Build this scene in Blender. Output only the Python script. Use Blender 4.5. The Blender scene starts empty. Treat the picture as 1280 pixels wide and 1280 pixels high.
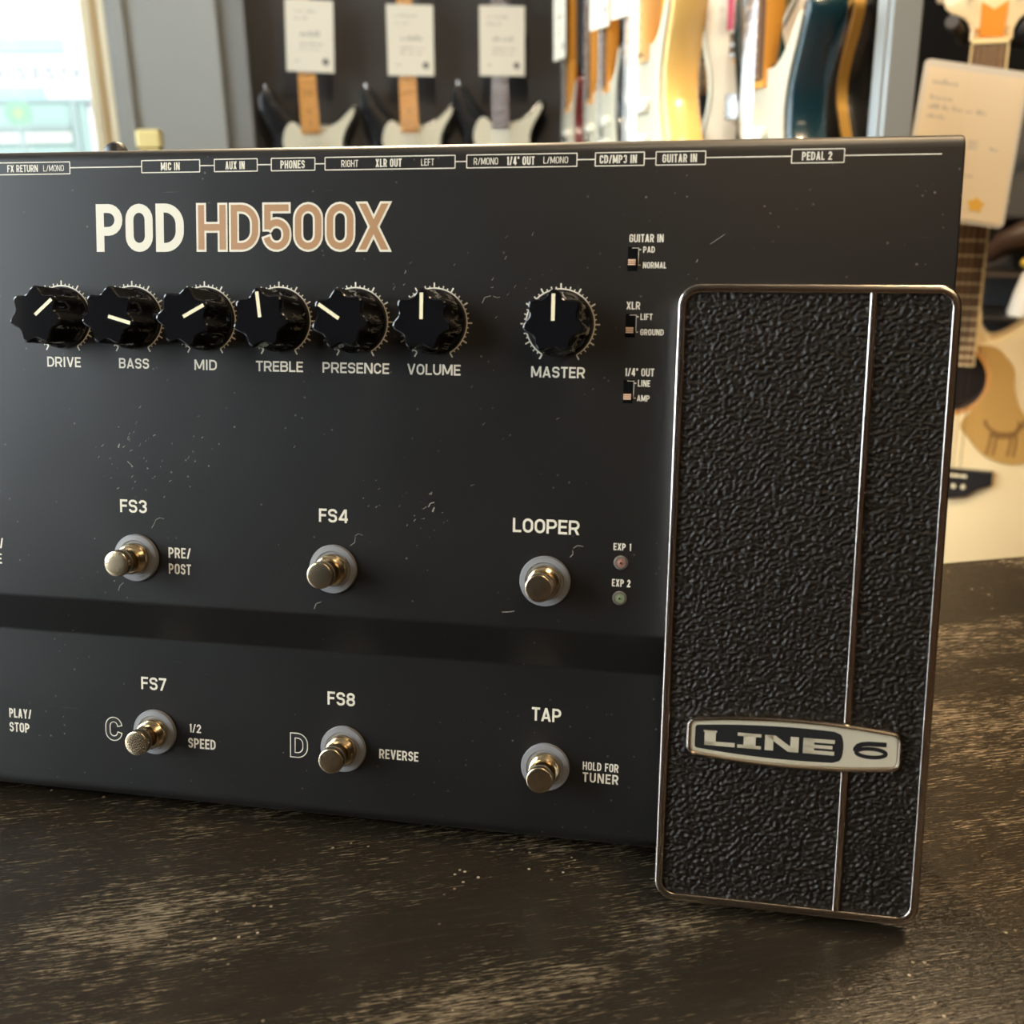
import bpy, bmesh, math, random
from mathutils import Matrix, Vector, noise as mnoise
random.seed(7)
S = bpy.context.scene
COL = S.collection
PI = math.pi
MM = 0.001

# ------------------------------------------------------------------ camera
LEAN = 0.20681            # the effects unit leans back about 12 degrees
TURN = math.radians(21.2)  # and is turned against the room
UNIT = Matrix.Translation((-0.08497779, 0.38694398, 0.9335)) @ Matrix.Rotation(-TURN, 4, 'Z') @ Matrix.Rotation(PI / 2 - LEAN, 4, 'X')
cam_rows = ((0.98191888, 0.02233947, -0.18797943),
            (-0.04478516, 0.99223671, -0.11601987),
            (0.18392826, 0.12234079, 0.97529643))
cam_data = bpy.data.cameras.new('camera')
cam = bpy.data.objects.new('camera', cam_data)
COL.objects.link(cam)
m3 = Matrix(cam_rows).transposed().to_4x4()
m3.translation = (0.21915527, -0.02370534, 0.33223929)
cam.matrix_world = UNIT @ m3
cam_data.sensor_width = 36.0
cam_data.lens = 1336.568 / 1280 * 36.0
cam_data.clip_start = 0.02
cam_data.dof.use_dof = True
cam_data.dof.focus_distance = 0.375
cam_data.dof.aperture_fstop = 15.0
S.camera = cam

# ------------------------------------------------------------------ world, sun, lamps, exposure
S.view_settings.view_transform = 'Standard'
S.view_settings.look = 'None'
S.view_settings.exposure = 0.0
S.view_settings.gamma = 1.0
S.view_settings.use_curve_mapping = False
wd = bpy.data.worlds.new('sky')
S.world = wd
wd.use_nodes = True
bg = wd.node_tree.nodes['Background']
bg.inputs['Color'].default_value = (0.86, 0.95, 1.0, 1)
bg.inputs['Strength'].default_value = 14.0

def lamp(name, kind, loc, power, color, size=0.1, target=None, spot=None, sy=None, blend=0.5):
    d = bpy.data.lights.new(name, kind)
    d.energy = power
    d.color = color
    if kind == 'AREA':
        d.size = size
        if sy:
            d.shape = 'RECTANGLE'; d.size_y = sy
    elif kind != 'SUN':
        d.shadow_soft_size = size
    if kind == 'SPOT':
        d.spot_size = math.radians(spot); d.spot_blend = blend
    o = bpy.data.objects.new(name, d)
    COL.objects.link(o)
    o.location = loc
    if target is not None:
        o.rotation_euler = (Vector(target) - Vector(loc)).to_track_quat('-Z', 'Y').to_euler()
    return o

sun = lamp('sun', 'SUN', (0, 0, 6), 8.0, (1, 0.96, 0.9), target=(0, 3.2, 2.0))
sun.data.angle = 0.02
WARM = (1.0, 0.72, 0.42)
lamp('ceiling_or_fill_spot', 'SPOT', (0.55, 0.35, 2.5), 150, WARM, 0.05, (0.92, 1.5, 0.75), 60)
lamp('ceiling_or_fill_spot', 'SPOT', (0.0, 1.2, 2.5), 80, (1.0, 0.8, 0.55), 0.05, (0.7, 2.0, 1.0), 80)
lamp('ceiling_or_fill_spot', 'SPOT', (0.2, 1.9, 2.5), 75, (1.0, 0.85, 0.62), 0.05, (0.3, 3.4, 1.1), 80)
lamp('ceiling_or_fill_spot', 'SPOT', (0.95, 0.75, 2.5), 75, WARM, 0.22, (0.45, 0.4, 0.75), 45)
lamp('ceiling_or_fill_spot', 'SPOT', (0.25, 2.3, 2.6), 450, (1.0, 0.76, 0.48), 0.08, (0.1, 0.3, 0.9), 60)
lamp('ceiling_or_fill_spot', 'SPOT', (0.5, -0.1, 2.55), 50, (1.0, 0.78, 0.52), 0.2, (0.25, 0.15, 0.75), 50)  # fill spot without a known fixture, added to brighten the front of the table
lamp('warm_fill_panel', 'AREA', (0.5, -1.9, 2.62), 20, (1.0, 0.74, 0.45), 0.8, (0.5, -2.4, 0))  # unseen warm area light, added to brighten the wall behind the camera

# ------------------------------------------------------------------ materials
def mat(name, color, rough=0.5, metal=0.0, spec=0.5, coat=0.0, trans=0.0, ior=1.45, emit=None, es=0):
    m = bpy.data.materials.new(name)
    m.use_nodes = True
    b = m.node_tree.nodes['Principled BSDF']
    b.inputs['Base Color'].default_value = (*color, 1)
    b.inputs['Roughness'].default_value = rough
    b.inputs['Metallic'].default_value = metal
    b.inputs['Specular IOR Level'].default_value = spec
    b.inputs['Coat Weight'].default_value = coat
    b.inputs['Coat Roughness'].default_value = 0.05
    b.inputs['Transmission Weight'].default_value = trans
    b.inputs['IOR'].default_value = ior
    if emit:
        b.inputs['Emission Color'].default_value = (*emit, 1)
        b.inputs['Emission Strength'].default_value = es
    return m

class NT:
    """small helper for node graphs"""
    def __init__(self, m):
        self.t = m.node_tree
        self.b = self.t.nodes['Principled BSDF']
    def n(self, kind, **kw):
        x = self.t.nodes.new(kind)
        for k, v in kw.items():
            if k in x.inputs.keys():
                x.inputs[k].default_value = v
            else:
                setattr(x, k, v)
        return x
    def l(self, a, b):
        self.t.links.new(a, b)
    def coords(self, scale=(1, 1, 1), rot=(0, 0, 0), kind='Object'):
        c = self.n('ShaderNodeTexCoord')
        mp = self.n('ShaderNodeMapping')
        mp.inputs['Scale'].default_value = scale
        mp.inputs['Rotation'].default_value = rot
        self.l(c.outputs[kind], mp.inputs['Vector'])
        return mp.outputs['Vector']
    def noise(self, vec, scale, detail=2.0, rough=0.5):
        x = self.n('ShaderNodeTexNoise')
        x.inputs['Scale'].default_value = scale
        x.inputs['Detail'].default_value = detail
        x.inputs['Roughness'].default_value = rough
        self.l(vec, x.inputs['Vector'])
        return x.outputs['Fac']
    def ramp(self, fac, stops):
        r = self.n('ShaderNodeValToRGB')
        e = r.color_ramp.elements
        while len(e) < len(stops):
            e.new(0.5)
        for i, (p, c) in enumerate(stops):
            e[i].position = p
            e[i].color = (*c, 1) if len(c) == 3 else c
        self.l(fac, r.inputs['Fac'])
        return r.outputs['Color']
    def mix(self, fac, a, b):
        x = self.n('ShaderNodeMix', data_type='RGBA')
        for sock, val in ((0, fac), (6, a), (7, b)):
            if isinstance(val, (float, int)):
                x.inputs[sock].default_value = val
            elif isinstance(val, tuple):
                x.inputs[sock].default_value = (*val, 1)
            else:
                self.l(val, x.inputs[sock])
        return x.outputs[2]
    def math(self, op, a, b=None):
        x = self.n('ShaderNodeMath', operation=op)
        for i, v in enumerate((a, b)):
            if v is None:
                continue
            if isinstance(v, (float, int)):
                x.inputs[i].default_value = v
            else:
                self.l(v, x.inputs[i])
        return x.outputs[0]
    def bump(self, h, strength, dist):
        x = self.n('ShaderNodeBump')
        x.inputs['Strength'].default_value = strength
        x.inputs['Distance'].default_value = dist
        self.l(h, x.inputs['Height'])
        self.l(x.outputs['Normal'], self.b.inputs['Normal'])

G3 = lambda v: (v, v, v)
# the satin black paint of the unit, dusty and finely scuffed
m_panel = mat('satin_black_paint', (0.012, 0.0115, 0.011), 0.5, spec=0.75)
k = NT(m_panel)
v = k.coords()
sp = k.n('ShaderNodeTexVoronoi', feature='F1'); sp.inputs['Scale'].default_value = 260
k.l(v, sp.inputs['Vector'])
spk = k.ramp(sp.outputs['Distance'], [(0.0, G3(1)), (0.07, G3(1)), (0.11, G3(0))])
mask = k.ramp(k.noise(v, 45, 3, 0.6), [(0.5, G3(0)), (0.66, G3(1))])
dust = k.math('MULTIPLY', spk, mask)
sc = k.ramp(k.noise(k.coords((60, 900, 60), (0, 0, 0.1)), 1.0, 2, 0.5), [(0.72, G3(0)), (0.80, G3(0.25))])
dust2 = k.math('MAXIMUM', k.math('MULTIPLY', dust, 0.8), k.math('MULTIPLY', sc, mask))
k.l(k.mix(dust2, (0.0075, 0.007, 0.0065), (0.26, 0.23, 0.19)), k.b.inputs['Base Color'])
k.l(k.ramp(k.noise(v, 25, 4, 0.6), [(0.3, G3(0.39)), (0.7, G3(0.45))]), k.b.inputs['Roughness'])
k.bump(k.noise(v, 4200, 1, 0.5), 0.12, 0.00008)
m_print = mat('cream_print', (0.72, 0.66, 0.52), 0.5)
m_tan = mat('copper_tan_print', (0.40, 0.21, 0.09), 0.45)
m_blackprint = mat('black_print', (0.010, 0.010, 0.010), 0.45)
m_scratch = mat('scuff', (0.30, 0.27, 0.22), 0.6)
m_gloss = mat('glossy_black_plastic', (0.006, 0.006, 0.007), 0.07, spec=0.55)
m_ivory = mat('ivory_line', (0.85, 0.74, 0.48), 0.4)
m_chrome = mat('chrome', (0.60, 0.53, 0.46), 0.2, 1.0)
m_brass = mat('nickel_brass', (0.62, 0.50, 0.32), 0.22, 1.0)
m_cap = mat('worn_nickel_cap', (0.62, 0.50, 0.34), 0.22, 1.0)
k = NT(m_cap)
k.bump(k.noise(k.coords(), 1500, 2, 0.5), 0.15, 0.0002)
m_washer = mat('grey_nylon', (0.19, 0.188, 0.19), 0.4)
m_black = mat('black_plastic', (0.012, 0.012, 0.012), 0.45)
m_hole = mat('black_recess', (0.003, 0.003, 0.003), 0.9, spec=0.1)
m_slider = mat('tan_slider', (0.26, 0.10, 0.05), 0.45)
m_ridge = mat('pale_slider_ridge', (0.72, 0.50, 0.32), 0.45)
m_lens = mat('clear_lens', (0.13, 0.115, 0.095), 0.10, spec=0.6)
m_grip = mat('pebbled_black_rubber', (0.010, 0.007, 0.0045), 0.44, spec=0.38)
k = NT(m_grip)
vv = k.coords((1.0, 1.45, 1.0), (0, 0, -0.45))
k.bump(k.noise(vv, 900, 2.5, 0.6), 0.6, 0.0006)
m_brushed = mat('brushed_silver', (0.78, 0.70, 0.52), 0.42, 0.55)
k = NT(m_brushed)
k.bump(k.noise(k.coords((60, 2500, 60)), 1.0, 2, 0.5), 0.2, 0.0001)

# ------------------------------------------------------------------ mesh helpers
def link(name, bm, m, parent=None, smooth=None, bevel=None):
    me = bpy.data.meshes.new(name)
    bmesh.ops.recalc_face_normals(bm, faces=bm.faces[:]) if bm.faces else None
    bm.to_mesh(me); bm.free()
    for mm in (m if isinstance(m, (list, tuple)) else [m]):
        me.materials.append(mm)
    o = bpy.data.objects.new(name, me)
    COL.objects.link(o)
    if parent is not None:
        o.parent = parent
    if smooth is not None:
        me.shade_smooth()
        md = o.modifiers.new('split', 'EDGE_SPLIT')
        md.split_angle = math.radians(smooth)
    if bevel:
        md = o.modifiers.new('bevel', 'BEVEL')
        md.width = bevel; md.segments = 2; md.limit_method = 'ANGLE'; md.angle_limit = math.radians(40)
        if smooth is not None:
            o.modifiers.move(1, 0)
    return o

def empty(name, label, cat, loc=(0, 0, 0), rotz=0, group=None):
    o = bpy.data.objects.new(name, None)
    COL.objects.link(o)
    o.empty_display_size = 0.05
    o.location = loc
    o.rotation_euler = (0, 0, rotz)
    return tag(o, label, cat, group)

def tag(o, label, cat, group=None):
    o['label'] = label
    o['category'] = cat
    if group:
        o['group'] = group
    return o

def struct(o):
    o['kind'] = 'structure'
    return o

def box(bm, x0, x1, y0, y1, z0, z1, mi=0):
    vs = [bm.verts.new(p) for p in ((x0, y0, z0), (x1, y0, z0), (x1, y1, z0), (x0, y1, z0), (x0, y0, z1), (x1, y0, z1), (x1, y1, z1), (x0, y1, z1))]
    for f in ((0, 3, 2, 1), (4, 5, 6, 7), (0, 1, 5, 4), (1, 2, 6, 5), (2, 3, 7, 6), (3, 0, 4, 7)):
        fc = bm.faces.new([vs[i] for i in f]); fc.material_index = mi
    return bm

def boxm(*a):
    return box(bmesh.new(), *a)

def loft(bm, rings, cap0=True, cap1=True, mi=0, closed=True):
    """rings: lists of 3D points of equal length"""
    vr = [[bm.verts.new(p) for p in r] for r in rings]
    n = len(rings[0])
    for a, b in zip(vr, vr[1:]):
        for i in range(n if closed else n - 1):
            j = (i + 1) % n
            f = bm.faces.new((a[i], a[j], b[j], b[i])); f.material_index = mi
    if cap0 and n > 2:
        f = bm.faces.new(list(reversed(vr[0]))); f.material_index = mi
    if cap1 and n > 2:
        f = bm.faces.new(vr[-1]); f.material_index = mi
    return bm

def lathe(bm, prof, cx=0, cy=0, n=40, mi=0, cap0=True, cap1=True):
    """prof: (radius, z) pairs about the z axis"""
    rings = [[(cx + r * math.cos(2 * PI * i / n), cy + r * math.sin(2 * PI * i / n), z) for i in range(n)] for r, z in prof]
    return loft(bm, rings, cap0, cap1, mi)

def tube(bm, pts, rad, n=10, mi=0):
    pts = [Vector(p) for p in pts]
    rings = []
    up = Vector((0.31, 0.17, 0.93))
    for i, p in enumerate(pts):
        d = (pts[min(i + 1, len(pts) - 1)] - pts[max(i - 1, 0)]).normalized()
        a = d.cross(up).normalized(); b = a.cross(d)
        r = rad[i] if isinstance(rad, (list, tuple)) else rad
        rings.append([p + a * r * math.cos(2 * PI * j / n) + b * r * math.sin(2 * PI * j / n) for j in range(n)])
    return loft(bm, rings, True, True, mi)

def catmull(pts, per=5, closed=True):
    out = []
    n = len(pts)
    rng = n if closed else n - 1
    for i in range(rng):
        g = lambda j: pts[j % n] if closed else pts[max(0, min(n - 1, j))]
        p0, p1, p2, p3 = g(i - 1), g(i), g(i + 1), g(i + 2)
        for s in range(per):
            t = s / per
            out.append(tuple(0.5 * (2 * b + (c - a) * t + (2 * a - 5 * b + 4 * c - d) * t * t + (3 * b - a - 3 * c + d) * t ** 3) for a, b, c, d in zip(p0, p1, p2, p3)))
    if not closed:
        out.append(tuple(pts[-1]))
    return out

def rrect(x0, x1, y0, y1, r, n=8):
    pts = []
    for cx, cy, a0 in ((x1 - r, y1 - r, 0), (x0 + r, y1 - r, PI / 2), (x0 + r, y0 + r, PI), (x1 - r, y0 + r, 1.5 * PI)):
        for i in range(n + 1):
            a = a0 + PI / 2 * i / n
            pts.append((cx + r * math.cos(a), cy + r * math.sin(a)))
    return pts

def inset2d(pts, d):
    """offset a closed ccw polygon inwards by d (miter)"""
    n = len(pts); out = []
    for i in range(n):
        p0, p1, p2 = Vector(pts[i - 1]), Vector(pts[i]), Vector(pts[(i + 1) % n])
        e1 = p1 - p0; e2 = p2 - p1
        if e1.length < 1e-9: e1 = e2
        if e2.length < 1e-9: e2 = e1
        n1 = Vector((-e1.y, e1.x)).normalized(); n2 = Vector((-e2.y, e2.x)).normalized()
        b = n1 + n2
        if b.length < 1e-6: b = n1
        b.normalize()
        out.append(tuple(p1 + b * d / max(0.5, b.dot(n1))))
    return out

def fillet(pts, rads, n=6):
    """round the inner corners of an open polyline"""
    out = [pts[0]]
    for i in range(1, len(pts) - 1):
        r = rads[i]
        p0, p1, p2 = Vector(pts[i - 1]), Vector(pts[i]), Vector(pts[i + 1])
        if r <= 0:
            out.append(tuple(p1)); continue
        a = (p0 - p1).normalized(); b = (p2 - p1).normalized()
        ang = a.angle(b)
        t = r / math.tan(ang / 2)
        c = p1 + (a + b).normalized() * r / math.sin(ang / 2)
        s, e = p1 + a * t - c, p1 + b * t - c
        a0 = math.atan2(s.y, s.x); a1 = math.atan2(e.y, e.x)
        d = (a1 - a0 + PI) % (2 * PI) - PI
        for j in range(n + 1):
            q = a0 + d * j / n
            out.append((c.x + r * math.cos(q), c.y + r * math.sin(q)))
    out.append(pts[-1])
    return out

# ------------------------------------------------------------------ lettering (condensed grotesque, built from strokes)
def arc(cx, cy, rx, ry, a0, a1, n=10):
    return [(cx + rx * math.cos(math.radians(a0 + (a1 - a0) * i / n)), cy + ry * math.sin(math.radians(a0 + (a1 - a0) * i / n))) for i in range(n + 1)]

WID = dict(zip('ABCDEFGHIJKLMNOPQRSTUVWXYZ0123456789/"- ', [
    .56, .52, .50, .53, .44, .43, .52, .54, .19, .42, .54, .42, .68, .56, .52, .51, .52, .53, .50, .47, .53, .55, .78, .55, .54, .46,
    .50, .30, .49, .49, .52, .50, .50, .46, .50, .50, .40, .26, .30, .24]))

def glyph(ch, w, s):
    """strokes: ('r', points, closed) ribbons; ('p', xa, ya, xb, yb) slanted bars with level ends; unit height"""
    h = s / 2
    x0, x1, y0, y1, ym = h, w - h, h, 1 - h, 0.5
    W = x1 - x0
    r = W / 2; ry = min(W / 2 * 1.05, 0.3)
    R = []
    rib = lambda p, c=False: R.append(('r', p, c))
    bar = lambda *a: R.append(('p',) + a)
    xm = w / 2
    if ch == 'O' or ch == '0' or ch == 'Q':
        rib(arc(xm, y1 - ry, r, ry, 0, 180) + arc(xm, y0 + ry, r, ry, 180, 360), True)
    elif ch == 'C':
        aa = math.degrees(math.asin(min(0.9, max(0.0, (0.66 - (y1 - ry)) / ry))))
        rib(([(x1, 0.67)] if aa == 0 else []) + arc(xm, y1 - ry, r, ry, aa, 180) + arc(xm, y0 + ry, r, ry, 180, 360 - aa) + ([(x1, 0.33)] if aa == 0 else []))
    elif ch == 'G':
        rib([(x1, 0.67)] + arc(xm, y1 - ry, r, ry, 0, 180) + arc(xm, y0 + ry, r, ry, 180, 360) + [(x1, 0.5), (xm, 0.5)])
    elif ch == 'D':
        q = min(W * 0.8, 0.34)
        rib([(x0, y0), (x0, y1)][::-1] + [(x0, y0)] + arc(x1 - q, y0 + q, q, q, -90, 0) + arc(x1 - q, y1 - q, q, q, 0, 90), True)
        R[-1] = ('r', [(x0, y0)] + arc(x1 - q, y0 + q, q, q, -90, 0) + arc(x1 - q, y1 - q, q, q, 0, 90) + [(x0, y1)], True)
    elif ch in 'PR':
        yb = 0.43
        q = (y1 - yb) / 2
        rib([(x0, 0), (x0, y1)] + arc(x1 - q, y1 - q, q, q, 90, -90) + [(x0 + h, yb)])
        if ch == 'R':
            bar(x1 - W * 0.42, yb, x1 - h * 0.1, 0)
    elif ch == 'B':
        q1 = (y1 - 0.53) / 2; q2 = (0.53 - y0) / 2
        rib([(x0, y0)] + arc(x1 - q2, y0 + q2, q2, q2, -90, 90) + [(x0, 0.53)])
        rib([(x0, 0.53)] + arc(x1 - q1 - 0.02, y1 - q1, q1, q1, -90, 90) + [(x0, y1)])
        rib([(x0, 0), (x0, 1)])
    elif ch == 'E' or ch == 'F':
        rib([(w, y1), (x0, y1), (x0, 0)] if ch == 'F' else [(w, y1), (x0, y1), (x0, y0), (w, y0)])
        rib([(x0, 0.51), (w - 0.05, 0.51)])
    elif ch == 'L':
        rib([(x0, 1), (x0, y0), (w, y0)])
    elif ch == 'H':
        rib([(x0, 0), (x0, 1)]); rib([(x1, 0), (x1, 1)]); rib([(x0, ym), (x1, ym)])
    elif ch == 'I':
        rib([(xm, 0), (xm, 1)])
    elif ch == '1':
        rib([(w - h, 0), (w - h, 1)]); bar(w - s, 0.80, w - h * 1.1, 0.96)
    elif ch == 'T':
        rib([(0, y1), (w, y1)]); rib([(xm, 0), (xm, y1)])
    elif ch == 'U':
        rib([(x0, 1)] + arc(xm, y0 + ry, r, ry, 180, 360) + [(x1, 1)])
    elif ch == 'J':
        rib([(x0, 0.3)] + arc(xm, y0 + ry, r, ry, 180, 360) + [(x1, 1)])
    elif ch == 'A':
        bar(h * 1.05, 0, xm, 1); bar(w - h * 1.05, 0, xm, 1); rib([(w * 0.24, 0.27), (w * 0.76, 0.27)])
    elif ch == 'V':
        bar(h * 1.05, 1, xm, 0); bar(w - h * 1.05, 1, xm, 0)
    elif ch == 'W':
        bar(h, 1, w * .3, 0); bar(xm, 1, w * .3, 0); bar(xm, 1, w * .7, 0); bar(w - h, 1, w * .7, 0)
    elif ch == 'X':
        bar(h * 1.1, 1, w - h * 1.1, 0); bar(h * 1.1, 0, w - h * 1.1, 1)
    elif ch == 'Y':
        bar(h * 1.1, 1, xm, 0.42); bar(w - h * 1.1, 1, xm, 0.42); rib([(xm, 0), (xm, 0.46)])
    elif ch == 'K':
        rib([(x0, 0), (x0, 1)]); bar(x0 + h, 0.38, w - h * 1.1, 1); bar(w * .42, 0.52, w - h * 1.1, 0)
    elif ch == 'M':
        rib([(x0, 0), (x0, 1)]); rib([(x1, 0), (x1, 1)]); bar(x0 + h * .2, 1, xm, 0.12); bar(x1 - h * .2, 1, xm, 0.12)
    elif ch == 'N':
        rib([(x0, 0), (x0, 1)]); rib([(x1, 0), (x1, 1)]); bar(x0 + h * .3, 1, x1 - h * .3, 0)
    elif ch == 'Z' :
        rib([(0, y1), (w, y1)]); rib([(0, y0), (w, y0)]); bar(h * 1.2, y0, w - h * 1.2, y1)
    elif ch == 'S':
        q = (y1 - 0.52) / 2; q2 = (0.52 - y0) / 2
        rx = min(r, q * 1.15)
        rib([(x1, 0.70)] + arc(x1 - rx, y1 - q, rx, q, 10, 90) + arc(x0 + rx, y1 - q, rx, q, 90, 270) + arc(x1 - rx, y0 + q2, rx, q2, 90, -90) + arc(x0 + rx, y0 + q2, rx, q2, 270, 190) )
    elif ch == '3':
        q = (y1 - 0.53) / 2; q2 = (0.53 - y0) / 2
        rib([(x0, 0.74)] + arc(xm, y1 - q, r * .95, q, 165, 0) + arc(xm, y1 - q, r * .95, q, 0, -90)[1:])
        rib(arc(xm, y0 + q2, r, q2, 90, -165))
    elif ch == '8':
        q = (y1 - 0.53) / 2; q2 = (0.53 - y0) / 2
        rib(arc(xm, y1 - q, r * .92, q, 0, 360, 24)[:-1], True); rib(arc(xm, y0 + q2, r, q2, 0, 360, 24)[:-1], True)
    elif ch == '5':
        q = 0.31 - h / 2
        rib([(w - 0.02, y1), (x0 + .02, y1), (x0 + .02, 0.45)])
        ra = min(0.24, W / 2)
        rib(arc(xm, 0.60 - ra, r, ra, 152, 0) + arc(xm, y0 + ra, r, ra, 0, -170))
    elif ch == '2':
        q = 0.27
        rib(arc(xm, y1 - q, r, q, 170, -20)); bar(h * 1.25, y0, x1 - 0.01, 0.66); rib([(0, y0), (w, y0)])
    elif ch == '4':
        rib([(x1 - .08, 0), (x1 - .08, 1)]); rib([(0.02, 0.26), (w, 0.26)]); bar(h * 1.2, 0.26, x1 - .12, 1)
    elif ch == '6':
        q = 0.30 - h / 2
        rib(arc(xm, y0 + q, r, q, 0, 360, 24)[:-1], True)
        rib([(x0, y0 + q)] + arc(xm, y1 - ry, r, ry, 180, 20))
    elif ch == '7':
        rib([(0, y1), (w, y1)]); bar(w * .3, 0, w - h * 1.2, y1)
    elif ch == '/':
        bar(h, 0, w - h, 1)
    elif ch == '"':
        rib([(x0 + .01, 1), (x0 + .01, 0.72)]); rib([(x1 - .01, 1), (x1 - .01, 0.72)])
    elif ch == '-':
        rib([(0.02, 0.5), (w - .02, 0.5)])
    return R

def ribbon(bm, pts, closed, half, grow, f, mi):
    pts = [Vector(p) for p in pts]
    cl = [pts[0]]
    for p in pts[1:]:
        if (p - cl[-1]).length > 1e-5:
            cl.append(p)
    pts = cl
    if closed and (pts[0] - pts[-1]).length < 1e-5:
        pts.pop()
    hw = half + grow
    if not closed and grow:
        pts[0] = pts[0] + (pts[0] - pts[1]).normalized() * grow
        pts[-1] = pts[-1] + (pts[-1] - pts[-2]).normalized() * grow
    n = len(pts)
    L, Rr = [], []
    for i in range(n):
        if closed:
            a, b = pts[i] - pts[i - 1], pts[(i + 1) % n] - pts[i]
        else:
            a = pts[i] - pts[max(i - 1, 0)]; b = pts[min(i + 1, n - 1)] - pts[i]
            if i == 0: a = b
            if i == n - 1: b = a
        na, nb = Vector((-a.y, a.x)).normalized(), Vector((-b.y, b.x)).normalized()
        mt = (na + nb)
        if mt.length < 1e-6: mt = na
        mt.normalize()
        d = hw / max(0.45, mt.dot(na))
        L.append(bm.verts.new(f(pts[i] + mt * d))); Rr.append(bm.verts.new(f(pts[i] - mt * d)))
    for i in range(n if closed else n - 1):
        j = (i + 1) % n
        fc = bm.faces.new((L[i], Rr[i], Rr[j], L[j])); fc.material_index = mi

def put_text(bm, text, u0, u1, vb, vt, w=0.0, s=0.17, gap=0.10, grow=0.0, mi=0, mirror=False):
    """set text between u0 and u1 (mm), baseline vb, cap top vt, on height w"""
    H = vt - vb
    nat = sum(WID[c] for c in text)
    room = (u1 - u0) / H - gap * (len(text) - 1)
    kx = room / nat
    x = 0.0
    for c in text:
        wd_ = WID[c] * kx
        for si, st in enumerate(glyph(c, wd_, min(s, wd_ * 0.48) if c not in 'I1"' else s)):
            ss = s
            def f(p, x=x, si=si):      # each stroke a hair above the last, so none coincide
                return ((u0 + (x + p[0]) * H) * MM, (vb + p[1] * H) * MM, (w + .009 * si) * MM)
            if st[0] == 'r':
                ribbon(bm, st[1], st[2], ss / 2, grow / H, f, mi)
            else:
                _, xa, ya, xb, yb = st
                d = Vector((xb - xa, yb - ya)); ln = d.length
                hwid = (ss / 2 + grow / H) * ln / max(abs(d.y), 0.25 * ln)
                if grow:
                    e = d / abs(d.y) * grow / H
                    xa, ya, xb, yb = xa - e.x, ya - e.y, xb + e.x, yb + e.y
                q = [bm.verts.new(f((xx, yy))) for xx, yy in ((xa - hwid, ya), (xa + hwid, ya), (xb + hwid, yb), (xb - hwid, yb))]
                fc = bm.faces.new(q); fc.material_index = mi
        x += wd_ + gap
    return bm

def flat_link(name, bm, m, parent):
    for f in bm.faces:
        if f.normal.z == 0:
            f.normal_update()
    bm.normal_update()
    bmesh.ops.reverse_faces(bm, faces=[f for f in bm.faces if f.normal.z < 0])
    me = bpy.data.meshes.new(name)
    bm.to_mesh(me); bm.free()
    for mm in (m if isinstance(m, (list, tuple)) else [m]):
        me.materials.append(mm)
    o = bpy.data.objects.new(name, me)
    COL.objects.link(o)
    o.parent = parent
    return o

# ================================================================== the room
m_wallb = mat('black_wall_paint', (0.042, 0.040, 0.039), 0.55)
k = NT(m_wallb); k.bump(k.noise(k.coords(), 60, 3), 0.1, 0.002)
m_grey = mat('grey_wall_paint', (0.30, 0.31, 0.295), 0.5)
k = NT(m_grey); k.bump(k.noise(k.coords(), 40, 3), 0.08, 0.002)
m_ceil = mat('brown_ceiling_paint', (0.22, 0.18, 0.14), 0.8)
m_floor = mat('brown_floor', (0.10, 0.07, 0.05), 0.5)
k = NT(m_floor)
k.l(k.mix(k.noise(k.coords((1, 12, 1)), 4, 4), (0.16, 0.12, 0.085), (0.34, 0.26, 0.19)), k.b.inputs['Base Color'])
m_frame = mat('cream_window_frame', (0.72, 0.66, 0.48), 0.45)
m_wood = mat('tan_wood_trim', (0.42, 0.29, 0.14), 0.5)
m_white = mat('white_paint', (0.8, 0.8, 0.78), 0.5)
m_conc = mat('street_concrete', (0.38, 0.38, 0.37), 0.85)

m_glass = bpy.data.materials.new('window_glass')
m_glass.use_nodes = True
nt = m_glass.node_tree
nt.nodes.remove(nt.nodes['Principled BSDF'])
tr = nt.nodes.new('ShaderNodeBsdfTransparent'); gl = nt.nodes.new('ShaderNodeBsdfGlossy')
gl.inputs['Roughness'].default_value = 0.02
fr = nt.nodes.new('ShaderNodeFresnel'); fr.inputs['IOR'].default_value = 1.3
mx = nt.nodes.new('ShaderNodeMixShader')
nt.links.new(fr.outputs[0], mx.inputs[0]); nt.links.new(tr.outputs[0], mx.inputs[1]); nt.links.new(gl.outputs[0], mx.inputs[2])
nt.links.new(mx.outputs[0], nt.nodes['Material Output'].inputs['Surface'])

X0, X1, Y0, Y1, ZC = -1.8, 1.30, -3.2, 3.6, 2.7
struct(link('floor', boxm(X0 - .1, X1 + .1, Y0 - .1, Y1 + .1, -0.1, 0), m_floor))
struct(link('ceiling', boxm(X0 - .1, X1 + .1, Y0 - .1, Y1 + .1, ZC, ZC + .1), m_ceil))
struct(link('wall_right', boxm(X1, X1 + .1, Y0, Y1, 0, ZC), mat('black_brown_wall', (0.005, 0.004, 0.003), 0.8, spec=0.1)))
struct(link('wall_front', boxm(X0, X1, Y0 - .1, Y0, 0, ZC), mat('warm_brown_wall', (0.09, 0.055, 0.035), 0.7)))
# the back wall with the window at its left end
bm = bmesh.new()
box(bm, -0.545, X1 + .1, Y1, Y1 + .1, 0, ZC)
box(bm, X0 - .1, -0.545, Y1, Y1 + .1, 0, 0.35)
box(bm, X0 - .1, -0.545, Y1, Y1 + .1, 2.45, ZC)
struct(link('wall_back', bm, m_wallb))
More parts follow.
